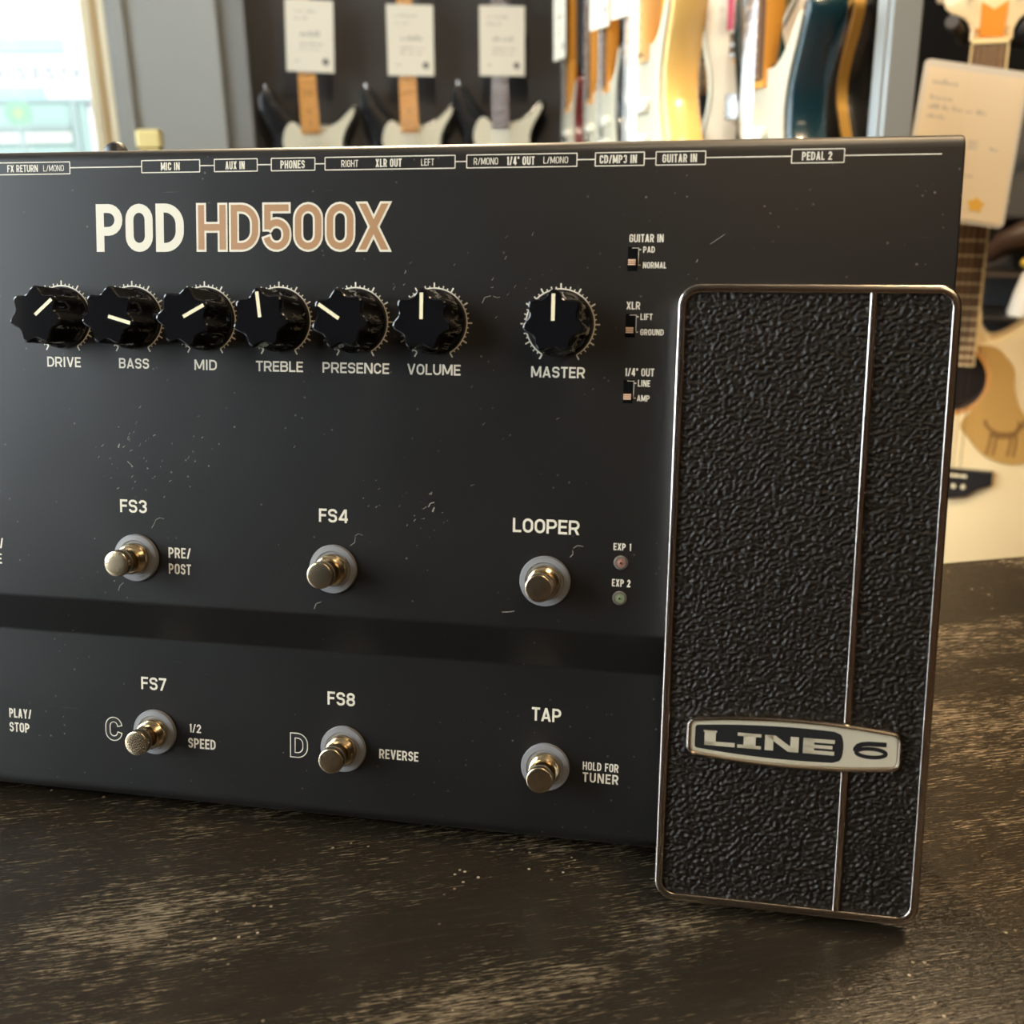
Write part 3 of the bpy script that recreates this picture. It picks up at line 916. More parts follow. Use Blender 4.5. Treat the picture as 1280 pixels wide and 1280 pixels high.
bm = bmesh.new()
def blk(x0, x1, y0, y1):
    box(bm, x0 * MM, x1 * MM, y0 * MM, y1 * MM, 10.3 * MM, 10.55 * MM)
def prism(pts):
    loft(bm, [[(x * MM, y * MM, w * MM) for x, y in pts] for w in (10.3, 10.55)])
blk(219.9, 223.3, W0, W1); blk(219.9, 229.0, W0, W0 + 1.25); blk(219.6, 223.6, W1 - .5, W1)
blk(231.6, 235.2, W0, W1); blk(229.8, 236.8, W0, W0 + .95); blk(229.8, 236.8, W1 - .95, W1)
blk(237.9, 240.4, W0, W1); blk(245.4, 247.8, W0, W1); prism([(237.9, W1), (240.9, W1), (247.8, W0), (244.8, W0)])
blk(249.1, 252.3, W0, W1); blk(249.1, 258.2, W0, W0 + 1.1); blk(249.1, 258.2, W1 - 1.1, W1); blk(249.1, 257.6, (W0 + W1) / 2 - .5, (W0 + W1) / 2 + .5)
link('badge_lettering', bm, m_brushed, bd)

# ================================================================== the electric guitars
m_maple = mat('maple_neck', (0.62, 0.34, 0.11), 0.35)
k = NT(m_maple)
k.l(k.mix(k.noise(k.coords((60, 60, 3)), 2.0, 3), (0.62, 0.27, 0.035), (0.78, 0.38, 0.075)), k.b.inputs['Base Color'])
m_lmaple = mat('pale_maple', (0.60, 0.38, 0.16), 0.35)
m_rose = mat('rosewood', (0.10, 0.055, 0.035), 0.6, spec=0.2)
k = NT(m_rose)
k.l(k.mix(k.noise(k.coords((80, 80, 4)), 2.0, 3), (0.065, 0.035, 0.022), (0.20, 0.12, 0.08)), k.b.inputs['Base Color'])
m_fret = mat('fret_wire', (0.75, 0.72, 0.65), 0.25, 1.0)
m_guardw = mat('cream_pickguard', (0.60, 0.57, 0.44), 0.35)
m_guard_dim = mat('dimmed_cream_pickguard', (0.44, 0.41, 0.31), 0.4)  # side rack copy of the cream, darkened in colour against the strong window light
m_guardb = mat('black_pickguard', (0.015, 0.015, 0.015), 0.25)
m_pick = mat('cream_pickup', (0.66, 0.62, 0.50), 0.4)
m_steel = mat('steel', (0.7, 0.7, 0.7), 0.25, 1.0)
def gloss(name, c):
    return mat(name, c, 0.25, spec=0.5, coat=0.6)
m_gb = gloss('black_lacquer', (0.010, 0.011, 0.013))
m_gred = gloss('dark_red_lacquer', (0.10, 0.012, 0.012))
m_gw = gloss('white_lacquer', (0.80, 0.79, 0.70))
m_gy = gloss('butterscotch_lacquer', (0.70, 0.42, 0.12))
m_gc = gloss('champagne_lacquer', (0.74, 0.62, 0.45))
m_gblue = gloss('lake_blue_lacquer', (0.006, 0.026, 0.034))
m_ggreen = gloss('surf_green_lacquer', (0.62, 0.68, 0.50))
m_gold = mat('gold_binding', (0.62, 0.38, 0.10), 0.3, 0.6)
m_paper = mat('cream_paper', (0.68, 0.64, 0.53), 0.7)
m_ink = mat('grey_ink', (0.34, 0.32, 0.28), 0.7)
m_rule = mat('pale_rule', (0.66, 0.62, 0.52), 0.7)
m_inkd = mat('dark_ink', (0.16, 0.15, 0.13), 0.7)
m_sleeve = mat('clear_sleeve', (0.55, 0.53, 0.48), 0.12, spec=0.6)

BODY = [(0, 0), (60, 3), (115, 22), (150, 60), (160, 105), (150, 150), (126, 188), (110, 216), (108, 245), (120, 275), (138, 305), (149, 330), (144, 344), (128, 342),
        (108, 324), (84, 303), (56, 290), (30, 288), (0, 287), (-30, 294), (-54, 314), (-78, 342), (-98, 372), (-116, 391), (-134, 390), (-147, 366), (-145, 330), (-131, 290), (-115, 250), (-113, 215), (-128, 180), (-150, 140), (-160, 100), (-150, 55), (-115, 20), (-60, 3)]
GUARD = [(30, 70), (70, 75), (104, 60), (126, 72), (136, 105), (128, 145), (106, 182), (94, 214), (96, 248), (110, 280), (127, 306), (136, 326), (130, 332), (112, 318), (88, 297), (58, 283), (30, 281), (-29, 281), (-40, 292), (-58, 296), (-74, 280), (-84, 250), (-84, 225), (-70, 205), (-50, 196), (-48, 150), (-20, 105)]
BODY_D = catmull([(x * MM, z * MM) for x, z in BODY], 4)
GUARD_D = catmull([(x * MM, z * MM) for x, z in GUARD], 3)

def area2(p):
    return sum(p[i - 1][0] * p[i][1] - p[i][0] * p[i - 1][1] for i in range(len(p)))
def slab(bm, pts, y0, y1, bev, mi=0):
    """outline in x,z pushed from y0 (front, smaller) to y1 with rounded rims"""
    if area2(pts) < 0: pts = pts[::-1]
    R = []
    for d, y in ((bev, y0), (bev * .3, y0 + bev * .3), (0, y0 + bev), (0, y1 - bev), (bev * .3, y1 - bev * .3), (bev, y1)):
        R.append([(x, y, z) for x, z in (inset2d(pts, d) if d else pts)])
    return loft(bm, R, True, True, mi)

def fret_pos(n, scale):
    return scale * (1 - 2 ** (-n / 12))

def electric(name, label, loc, rotz, body_m, guard_m, neck_m, board_m, group, binding=None, pickups='single', plain=False, rim=None):
    g = empty(name, label, 'guitar', loc, rotz, group)
    bm = slab(bmesh.new(), BODY_D, -0.022, 0.022, 0.007)
    link('body', bm, body_m, g, smooth=35)
    if binding:
        pts = BODY_D if area2(BODY_D) > 0 else BODY_D[::-1]
        bm = bmesh.new()
        for yy in (-0.0245,):
            o_, i_ = inset2d(pts, -0.0012), inset2d(pts, 0.006)
            loft(bm, [[(x, yy, z) for x, z in i_], [(x, yy - .001, z) for x, z in o_], [(x, yy + .013, z) for x, z in o_]], False, False)
        link('binding', bm, binding, g, smooth=40)
    if guard_m:
        bm = slab(bmesh.new(), GUARD_D, -0.0255, -0.0222, 0.0008)
        link('pickguard', bm, guard_m, g)
    # neck, board and frets; the nut is 692 mm above the bottom
    nut, scale = 0.692, 0.648
    bm = bmesh.new()
    rings = []
    for z, hw, d in ((0.262, .028, .0), (0.30, .0275, .008), (0.36, .0272, .012), (nut, .0213, .010), (nut + .012, .0213, .006)):
        rings.append([(-hw, -.031, z), (hw, -.031, z), (hw * .95, -.024, z), (hw * .6, -.018 + d, z), (-hw * .6, -.018 + d, z), (-hw * .95, -.024, z)])
    loft(bm, rings)
    nk = link('neck', bm, neck_m, g, smooth=50)
    bm = bmesh.new()
    loft(bm, [[(-hw, -.037, z), (hw, -.037, z), (hw, -.031, z), (-hw, -.031, z)] for z, hw in ((0.270, .0282), (nut, .0215))])
    for n in range(1, 19):
        z = nut - fret_pos(n, scale)
        hw = .0215 + (.0282 - .0215) * (nut - z) / (nut - .270)
        box(bm, -hw, hw, -.0382, -.037, z - .0011, z + .0011, 1)
    for n in (3, 5, 7, 9, 12, 15, 17):
        z = nut - (fret_pos(n, scale) + fret_pos(n - 1, scale)) / 2
        for xx in ((-.008, .008) if n == 12 else (0,)):
            box(bm, xx - .003, xx + .003, -.0374, -.037, z - .003, z + .003, 2)
    link('fretboard', bm, [board_m, m_fret, m_gb if board_m is not m_rose else m_guardw], nk)
    # headstock with tuners
    hs = [(-21, 692), (-26, 715), (-40, 735), (-36, 765), (-30, 830), (-22, 868), (0, 880), (18, 868), (26, 845), (24, 815), (22, 760), (21, 692)]
    bm = slab(bmesh.new(), catmull([(x * MM, z * MM) for x, z in hs], 3), -0.030, -0.016, 0.002)
    link('headstock', bm, neck_m, g, smooth=40)
    for i in range(6):
        bm = lathe(bmesh.new(), [(.0045, 0), (.0045, .018), (.003, .02)], n=12)
        bmesh.ops.transform(bm, matrix=Matrix.Translation((-.030 + .002 * i, -.018, .742 + .024 * i)) @ Matrix.Rotation(-PI / 2, 4, 'Y'), verts=bm.verts)
        link('tuner', bm, m_steel, g)
    # pickups, bridge, knobs, strings
    if pickups == 'single':
        for z, a in ((.221 - .012, 0), (.165, 0), (.112, .15)):
            bm = slab(bmesh.new(), rrect(-.042, .042, -.009, .009, .0088, 5), -0.034, -0.024, 0.002)
            bmesh.ops.transform(bm, matrix=Matrix.Translation((0, 0, z)) @ Matrix.Rotation(a, 4, 'Y'), verts=bm.verts)
            link('pickup', bm, m_pick if guard_m is not m_guardb else m_steel, g, smooth=40)
    else:
        for z in (.205, .115):
            bm = slab(bmesh.new(), rrect(-.042, .042, -.018, .018, .003, 4), -0.035, -0.024, 0.002)
            bmesh.ops.transform(bm, matrix=Matrix.Translation((0, 0, z)), verts=bm.verts)
            link('pickup', bm, m_steel, g, smooth=40)
    bm = boxm(-.045, .045, -.034, -.022, .05, .085)
    link('bridge', bm, m_steel, g, bevel=0.002)
    for x, z in ((.085, .150), (.103, .115), (.112, .078)):
        bm = lathe(bmesh.new(), [(.011, 0), (.011, .006), (.009, .016), (.004, .017)], n=20)
        bmesh.ops.transform(bm, matrix=Matrix.Translation((x, -.025, z)) @ Matrix.Rotation(PI / 2, 4, 'X'), verts=bm.verts)
        link('control_knob', bm, m_guardw if guard_m is not m_guardb else m_steel, g, smooth=40)
    bm = bmesh.new()
    for i in range(6):
        q = -1 + 2 * i / 5
        tube(bm, [(q * .026, -.041, .07), (q * .0175, -.0395, nut)], .0005, 5)
    link('strings', bm, m_steel, g)
    # strap buttons
    for x, z, yy in ((-.126, .392, 0), (0, 0, 0)):
        bm = lathe(bmesh.new(), [(.003, 0), (.003, .009), (.0065, .011), (.0065, .014)], n=14)
        bmesh.ops.transform(bm, matrix=Matrix.Translation((x, yy, z - (.002 if z > .1 else -.002))) @ Matrix.Rotation(0 if z > .1 else PI, 4, 'X'), verts=bm.verts)
        link('strap_button', bm, m_steel, g, smooth=40)
    return g

JZ = 0.282   # neck joint above the bottom of the body
GB = 'electric guitars hanging on the back wall'
for x, zj, nm, bd_m, word in ((0.018, 1.058, m_maple, m_maple, 'amber maple neck, nearest the grey column'), (0.321, 1.058, m_maple, m_maple, 'amber neck, middle of three on the back wall'), (0.607, 1.066, m_rose, m_rose, 'dark brown rosewood neck on the black back wall')):
    electric('electric_guitar', 'black electric guitar with cream pickguard and ' + word, (x, 3.555, zj - JZ), 0, m_gb, m_guardw, nm, bd_m, GB)
RZ = -PI / 2
RG = RZ - math.radians(6)
GS = 'electric guitars on the side rack'
side = [
    ('A', .74, 3.046, 1.096, m_gred, m_guard_dim, m_maple, m_rose, 'dark red electric guitar with cream pickguard, farthest on the side rack', None, 'single'),
    ('B', .68, 2.56, 1.098, m_gb, m_guard_dim, m_maple, m_rose, 'black electric guitar with brown neck and no price card on the side rack', None, 'single'),
    ('C', .62, 2.20, 1.105, m_gb, m_guard_dim, m_maple, m_rose, 'black electric guitar with cream pickguard, third from far end of side rack', None, 'single'),
    ('D', .56, 1.80, 1.130, m_gb, m_guard_dim, m_maple, m_maple, 'black electric guitar with all amber maple neck on the side rack', None, 'single'),
    ('E', .47, 1.455, 1.105, m_gy, m_guard_dim, m_lmaple, m_lmaple, 'butterscotch yellow electric guitar with white pickguard on the side rack', None, 'single'),
    ('F', .70, 1.846, 1.085, m_gw, m_guardb, m_maple, m_lmaple, 'white electric guitar with black pickguard and chrome hardware on the side rack', None, 'double'),
    ('G', .64, 1.536, 1.11, m_gc, None, m_maple, m_rose, 'champagne beige electric guitar without pickguard on the side rack', m_guardw, 'double'),
    ('I', .56, 1.285, 1.064, m_gblue, m_guard_dim, m_maple, m_rose, 'metallic blue electric guitar with white pickguard near the grey post', None, 'single'),
    ('J', .76, 1.575, 1.10, m_gb, None, m_maple, m_lmaple, 'black electric guitar with gold binding beside the grey post', m_gold, 'double'),
]
for key, a, b, zj, bm_, gm, nm, fm, lab, bnd, pk in side:
    electric('electric_guitar', lab, (a, b, zj - JZ), RZ + 0.12 if key == 'G' else RG, bm_, gm, nm, fm, GS, binding=bnd, pickups=pk)

# cards on the necks
def text_on(bm, txt, x0, x1, z0, z1, y, s=.14, mi=0):
    b2 = bmesh.new()
    put_text(b2, txt, x0 * 1000, x1 * 1000, z0 * 1000, z1 * 1000, 0, s, 0.12, mi=mi)
    bmesh.ops.transform(b2, matrix=Matrix.Translation((0, y, 0)) @ Matrix.Rotation(PI / 2, 4, 'X'), verts=b2.verts)
    me = bpy.data.meshes.new('t'); b2.to_mesh(me); b2.free(); bm.from_mesh(me); bpy.data.meshes.remove(me)
def dashes(bm, x0, x1, z, h, y, n, r):
    """a line of small blurred print: short strokes that suggest letters too small to read"""
    x = x0; st = (x1 - x0) / n
    for i in range(n):
        hh = h * r.choice((.6, .6, 1.0))
        box(bm, x, x + st * r.uniform(.45, .8), y - .0002, y, z, z + hh, 1)
        x += st * (1.0 if r.random() > .18 else 1.8)
        if x > x1: break
def card(label, loc, rotz, tilt, w=0.140, h=0.197, group=None, seed=1):
    t = empty('price_card', label, 'price tag', loc, rotz, group)
    t.rotation_euler = (0, tilt, rotz)
    link('cord', tube(bmesh.new(), [(-.02, 0, h - .004), (-.024, .02, h + .05), (0, .035, h + .09), (.024, .02, h + .05), (.02, 0, h - .004)], .0008, 6), m_ink, t)
    r = random.Random(seed)
    bm = boxm(-w / 2, w / 2, -.0006, .0006, 0, h)
    y = -.0007
    dashes(bm, -.045, .015, h * .83, .006, y, 8, r)
    dashes(bm, -.045, -.01, h * .73, .006, y, 5, r)
    dashes(bm, -.028, .030, h * .50, .014, y, 7, r)
    dashes(bm, -.030, .040, h * .38, .006, y, 11, r)
    dashes(bm, -.030, .030, h * .31, .006, y, 8, r)
    dashes(bm, -.045, -.03, h * .14, .008, y, 2, r)
    bm2 = bm
    box(bm, -w / 2 + .012, w / 2 - .012, y - .0002, y, h * .94, h * .945, 2)
    box(bm2, -w / 2 + .012, -w / 2 + .013, y - .0002, y, h * .06, h * .945, 2)
    box(bm2, w / 2 - .013, w / 2 - .012, y - .0002, y, h * .06, h * .945, 2)
    box(bm2, -w / 2 + .012, w / 2 - .012, y - .0002, y, h * .06, h * .065, 2)
    link('card', bm, [m_paper, m_ink, m_rule], t)
    bm = slab(bmesh.new(), [(0.045 + .010 * math.cos(2 * PI * i / 18), h * .15 + .010 * math.sin(2 * PI * i / 18)) for i in range(18)], y - .0006, y, .0001)
    link('seal', bm, m_inkd, t)
    return t
GT = 'cream price cards on guitar necks'
card('cream price card on the black guitar nearest the grey column', (0.030, 3.505, 1.212), 0, 0.05, group=GT, seed=2)
card('cream price card on the middle amber-necked guitar of the back wall', (0.331, 3.505, 1.200), 0, 0.02, group=GT, seed=3)
card('cream price card on the brown-necked guitar of the back wall', (0.612, 3.505, 1.198), 0, 0.015, group=GT, seed=4)
card('cream price card on the farthest guitar of the side rack', (0.688, 3.04, 1.209), RZ, 0, group=GT, seed=5)
card('cream price card on the third guitar from the far end of the side rack', (0.566, 2.16, 1.196), RZ, 0.03, group=GT, seed=6)
card('cream price card on the black all-maple guitar of the side rack', (0.508, 1.79, 1.176), RZ, 0.04, group=GT, seed=7)
t = card('white price card with a red stripe on the champagne guitar', (0.588, 1.53, 1.127), RZ, 0, w=0.10, h=0.22, group=GT, seed=8)
link('red_stripe', boxm(-.012, .012, -.0010, -.0007, 0.004, .216), mat('red_stripe', (0.45, 0.03, 0.08), 0.5), t)
t = card('white price card with an orange edge on the black gold-bound guitar', (0.708, 1.56, 1.171), RZ, 0, w=0.08, h=0.16, group=GT, seed=9)
link('orange_edge', boxm(.016, .04, -.0010, -.0007, 0.002, .158), mat('orange_edge', (0.75, 0.20, 0.05), 0.5), t)

# grey post of the guitar rack
m_post = mat('pale_grey_metal', (0.27, 0.29, 0.29), 0.5, 0.1)
rp = empty('rack_post', 'tall pale grey metal post right of the row of guitars', 'post', (0.622, 1.135, 0))
link('upright', boxm(-.017, .017, -.017, .017, 0, 2.1), m_post, rp, bevel=0.002)
link('ridge', boxm(-.021, -.0165, -.010, .003, 0, 2.1), m_post, rp, bevel=0.001)
link('foot', boxm(-.06, .06, -.05, .05, 0, .008), m_post, rp)
# wall plates with screws on the black wall beside the acoustic guitar
m_bolt = mat('bolt', (0.45, 0.40, 0.36), 0.3, 1.0)

# yellow post left
yp = empty('wooden_post', 'pale yellow wooden post end in front of the grey column', 'post', (-0.418, 3.22, 0))
m_yel = mat('pale_yellow_wood', (0.72, 0.60, 0.26), 0.55)
link('shaft', boxm(-.026, .026, -.026, .026, 0, 1.0), m_yel, yp, bevel=0.004)
link('cap', boxm(-.033, .033, -.033, .033, 1.0, 1.05), m_yel, yp, bevel=0.008)

# ================================================================== the acoustic guitar
AZ = math.radians(33.5)
ag = empty('acoustic_guitar', 'cream acoustic guitar with tan pickguard hanging behind the right end of the table', 'guitar', (math.sin(AZ) * 1.70 - .022 * math.cos(AZ), math.cos(AZ) * 1.70 + .022 * math.sin(AZ), 0.31), -AZ)
Z0 = 0.31
m_top = mat('cream_spruce', (0.78, 0.61, 0.34), 0.35, coat=0.4)
m_side = mat('cream_side', (0.74, 0.58, 0.33), 0.35, coat=0.4)
m_pg = mat('tan_pickguard', (0.46, 0.26, 0.07), 0.3, coat=0.5)
m_pgd = mat('pickguard_engraving', (0.22, 0.11, 0.03), 0.4)
m_or = mat('orange_veneer', (0.62, 0.22, 0.02), 0.35)
m_pgold = mat('pale_gold', (0.74, 0.58, 0.30), 0.3)
m_dk = mat('sound_hole_shade', (0.035, 0.018, 0.010), 0.8)  # dark lining colour stands in for the shade inside the body
AB = [(0, .0), (.08, .004), (.15, .035), (.195, .09), (.203, .15), (.185, .21), (.152, .262), (.134, .305), (.134, .345), (.140, .385), (.134, .420), (.117, .436), (.098, .430), (.080, .412), (.060, .398), (.044, .395), (.032, .410), (.026, .430),
      (-.028, .432), (-.07, .436), (-.11, .425), (-.14, .395), (-.148, .35), (-.138, .31), (-.135, .285), (-.15, .25), (-.185, .2), (-.203, .15), (-.195, .09), (-.15, .035), (-.08, .004)]
ABd = catmull(AB, 4)
bm = slab(bmesh.new(), ABd, 0.0, 0.088, 0.003)
bo = link('body', bm, [m_top], None)
hz = 0.645 - Z0
ct = link('cutter', lathe(bmesh.new(), [(.048, -.02), (.048, .055)], n=48), m_top)
ct.data.transform(Matrix.Translation((0, 0, hz)) @ Matrix.Rotation(-PI / 2, 4, 'X'))
md = bo.modifiers.new('hole', 'BOOLEAN'); md.operation = 'DIFFERENCE'; md.object = ct; md.solver = 'EXACT'
bpy.context.view_layer.update()
me = bpy.data.meshes.new_from_object(bo.evaluated_get(bpy.context.evaluated_depsgraph_get()))
bo.modifiers.clear(); bo.data = me; bpy.data.objects.remove(ct)
bo.parent = ag
me.shade_smooth()
md = bo.modifiers.new('split', 'EDGE_SPLIT'); md.split_angle = math.radians(35)
# binding line round the front edge
pts = ABd if area2(ABd) > 0 else ABd[::-1]
bm = bmesh.new()
loft(bm, [[(x, y, z) for x, z in (inset2d(pts, d) if d else pts)] for d, y in ((.0052, -.0006), (.0012, -.0006), (-.0006, .002), (-.0006, .006))], False, False)
link('binding', bm, m_pgold, ag, smooth=60)
hz = 0.645 - Z0
def disc(bm, x, z, r, y, n=48, mi=0):
    f = bm.faces.new([bm.verts.new((x + r * math.cos(2 * PI * i / n), y, z + r * math.sin(2 * PI * i / n))) for i in range(n)]); f.material_index = mi
bm = bmesh.new()
rg = lambda r, y: [(r * math.cos(2 * PI * i / 48), y, hz + r * math.sin(2 * PI * i / 48)) for i in range(48)]
loft(bm, [rg(.0478, .0005), rg(.0478, .053)], False, True)
link('sound_hole', bm, m_dk, ag)
bm = bmesh.new()
loft(bm, [rg(.048, -.0010), rg(.051, -.0012), rg(.054, -.0008)], False, False)
link('rosette', bm, mat('orange_rosette', (0.55, 0.25, 0.06), 0.4), ag)
PG = [(.030, .697), (.055, .696), (.0706, .6818), (.0832, .665), (.0865, .638), (.0975, .609), (.116, .5865), (.131, .5515), (.118, .5282), (.0864, .5226), (.0553, .5346), (.0301, .5609), (.019, .5785), (.036, .6068), (.0505, .630), (.0535, .6555), (.042, .680)]
bm = slab(bmesh.new(), catmull([(x, z - Z0) for x, z in PG], 3), -.0022, -.0004, .0004)
pg = link('pickguard', bm, m_pg, ag)
bm = bmesh.new()
def rb(pts, half):
    ribbon(bm, pts, False, half, 0, lambda p: (p[0], -.0026, p[1] - Z0), 0)
rb([(.062, .570), (.074, .566), (.088, .567), (.098, .570)], .0052)
rb([(.053, .588), (.055, .580), (.063, .573)], .0026); rb([(.096, .570), (.1005, .581), (.106, .585)], .0034); rb([(.098, .590), (.100, .580)], .0016); rb([(.106, .592), (.104, .583)], .0016)
for xa, xb in ((.064, .060), (.071, .069), (.091, .089), (.098, .097)):
    rb([(xa, .567), ((xa + xb) / 2 + .001, .552), (xb, .535)], .0019)
link('engraving', bm, m_pgd, pg)
# bridge
BR = [(-.073, .511), (.073, .511), (.0735, .4895), (.055, .481), (.040, .468), (.015, .462), (-.015, .462), (-.040, .468), (-.055, .481), (-.0735, .4895)]
bm = slab(bmesh.new(), [(x, z - Z0) for x, z in BR], -.009, -.0004, .002)
br = link('bridge', bm, m_gb, ag)
link('saddle', boxm(-.037, .037, -.012, -.008, .4995 - Z0, .5025 - Z0), m_ivory, br)
for i in range(6):
    bm = lathe(bmesh.new(), [(.003, 0), (.0033, .003), (.002, .005)], n=14)
    bmesh.ops.transform(bm, matrix=Matrix.Translation((-.034 + .0136 * i, -.008, .484 - Z0)) @ Matrix.Rotation(PI / 2, 4, 'X'), verts=bm.verts)
    link('bridge_pin', bm, m_ivory, br, smooth=40)
# neck
NUT = 1.105 - Z0
bm = bmesh.new()
rings = []
for z, hw, d in ((.70 - Z0, .028, .07), (.715 - Z0, .028, .065), (.755 - Z0, .027, .020), (.80 - Z0, .0265, .016), (NUT, .0225, .014), (NUT + .02, .0225, .010)):
    rings.append([(-hw, -.004, z), (hw, -.004, z), (hw * .95, .004, z), (hw * .6, .002 + d, z), (-hw * .6, .002 + d, z), (-hw * .95, .004, z)])
loft(bm, rings)
nk = link('neck', bm, m_maple, ag, smooth=50)
FZ = .668 - Z0
loft2 = lambda x0a, x1a, x0b, x1b, y0, y1: loft(bmesh.new(), [[(x0a, y0, FZ), (x1a, y0, FZ), (x1a, y1, FZ), (x0a, y1, FZ)], [(x0b, y0, NUT), (x1b, y0, NUT), (x1b, y1, NUT), (x0b, y1, NUT)]])
fbm = loft2(-.0275, .0275, -.022, .022, -.0095, -.0035)
for sx in (-1, 1):
    a = sorted((sx * .0272, sx * .0292)); b = sorted((sx * .0216, sx * .0240))
    link('fretboard_binding', loft2(a[0], a[1], b[0], b[1], -.0098, -.0033), m_pgold, nk)
m_afret = mat('pale_fret', (0.70, 0.55, 0.32), 0.35)
m_abrd = mat('brown_board', (0.17, 0.095, 0.045), 0.5)
k = NT(m_abrd)
k.l(k.mix(k.noise(k.coords((90, 90, 5)), 2.0, 3), (0.11, 0.06, 0.028), (0.25, 0.15, 0.075)), k.b.inputs['Base Color'])
bm = fbm
for n in range(1, 21):
    z = NUT - fret_pos(n, 0.636)
    hw = .022 + (.0275 - .022) * (NUT - z) / (NUT - FZ)
    box(bm, -hw, hw, -.0108, -.0093, z - .0014, z + .0014, 1)
link('fretboard', bm, [m_abrd, m_afret], nk)
link('nut', boxm(-.0235, .0235, -.012, -.003, NUT - .001, NUT + .006), m_pgold, nk, bevel=.0008)
HS = [(-.0235, 1.107), (-.027, 1.122), (-.036, 1.137), (-.056, 1.146), (-.064, 1.158), (-.058, 1.172), (-.047, 1.178), (-.050, 1.20), (-.047, 1.25), (-.040, 1.275), (-.02, 1.290), (0, 1.283), (.02, 1.290), (.040, 1.275), (.047, 1.25), (.050, 1.20), (.047, 1.178), (.058, 1.172), (.064, 1.158), (.056, 1.146), (.036, 1.137), (.027, 1.122), (.0235, 1.107)]
bm = slab(bmesh.new(), catmull([(x, z - Z0) for x, z in HS], 3), -.004, .011, .0025)
h_ = link('headstock', bm, m_side, ag, smooth=40)
TC = [(-.0150, 1.113), (.0150, 1.113), (.0165, 1.150), (.0165, 1.157), (0, 1.147), (-.0165, 1.157), (-.0165, 1.150)]
bm = slab(bmesh.new(), [(x, z - Z0) for x, z in TC], -.0062, -.0038, .0006)
link('truss_cover', bm, m_or, h_)
for sx in (-1, 1):
    for i in range(3):
        z = 1.166 + .038 * i - Z0
        bm = lathe(bmesh.new(), [(.0062, -.004), (.0062, .001), (.004, .004), (.0035, .010)], n=16)
        bmesh.ops.transform(bm, matrix=Matrix.Translation((sx * .030, -.004, z)) @ Matrix.Rotation(PI / 2, 4, 'X'), verts=bm.verts)
        tp = link('tuning_peg', bm, m_gold, h_, smooth=40)
        bm = bmesh.new()
        tube(bm, [(sx * .045, .006, z), (sx * .060, .006, z)], .002, 8)
        tube(bm, [(sx * .059, .006, z), (sx * .063, .006, z), (sx * .073, .006, z), (sx * .075, .006, z)], [.002, .008, .007, .003], 10)
        bmesh.ops.translate(bm, vec=(0, 0, 0), verts=bm.verts)
        link('tuner_button', bm, m_ivory, h_, smooth=50)
bm = bmesh.new()
for i in range(6):
    q = -1 + 2 * i / 5
    tube(bm, [(q * .027, -.0130, .501 - Z0), (q * .0175, -.0125, NUT)], .0006, 5)
link('strings', bm, m_brass, ag)

# its price card in a clear sleeve, hung from the neck
CC = [Vector(p) for p in ((0.8098, 1.3961, 1.0841), (0.936, 1.3619, 1.0637), (0.8919, 1.3138, 0.8718), (0.7658, 1.348, 0.8922))]
ex = (CC[1] - CC[0]); ez = (CC[0] - CC[3]); cw, chh = ex.length, ez.length
ex.normalize(); ez.normalize(); ey = ez.cross(ex)
pc = empty('price_card', 'large cream price card in a clear sleeve hanging on the acoustic guitar neck', 'price tag')
pc.matrix_world = Matrix(((ex.x, ey.x, ez.x, CC[3].x), (ex.y, ey.y, ez.y, CC[3].y), (ex.z, ey.z, ez.z, CC[3].z), (0, 0, 0, 1)))
pc['group'] = GT
m_paper2 = mat('warm_paper', (0.62, 0.53, 0.38), 0.6)
bm = slab(bmesh.new(), rrect(-.002, cw + .003, -.001, chh + .001, .008, 5), .0010, .0018, .0002)
link('clear_sleeve', bm, m_sleeve, pc)
bm = boxm(.004, cw - .002, -.0006, .0006, .003, chh - .009)
y = -.0007
r = random.Random(21)
def word(txt, x0, x1, z0, z1, s=.13):
    text_on(bm, txt, x0, x1, z0, z1, y, s, 1)
dashes(bm, .012, .046, .172, .007, y, 7, r)
dashes(bm, .012, .042, .152, .006, y, 8, r)
dashes(bm, .012, .088, .140, .006, y, 16, r)
dashes(bm, .012, .036, .128, .005, y, 6, r)
word('00', .071, .083, .094, .107, .12)
dashes(bm, .100, .112, .096, .005, y, 3, r)
dashes(bm, .066, .084, .058, .006, y, 5, r)
for x0, x1, z0, z1 in ((.056, .0592, .01, chh - .012), (.0, cw, .163, .1636), (.0, cw, .083, .0836), (.081, .082, .01, chh - .012)):
    box(bm, max(x0, .005), min(x1, cw - .004), y - .0001, y, z0, z1, 2)
link('card', bm, [m_paper2, m_ink, mat('fold_line', (0.62, 0.52, 0.34), 0.6)], pc)
bm = bmesh.new()
st = []
for i in range(10):
    a = 2 * PI * i / 10 + .3
    q = .0125 if i % 2 == 0 else .0085
    st.append((.094 + q * math.cos(a), .024 + q * .85 * math.sin(a)))
slab(bm, st, y - .0008, y, .0001)
link('yellow_sticker', bm, mat('yellow_sticker', (0.62, 0.36, 0.05), 0.5), pc)

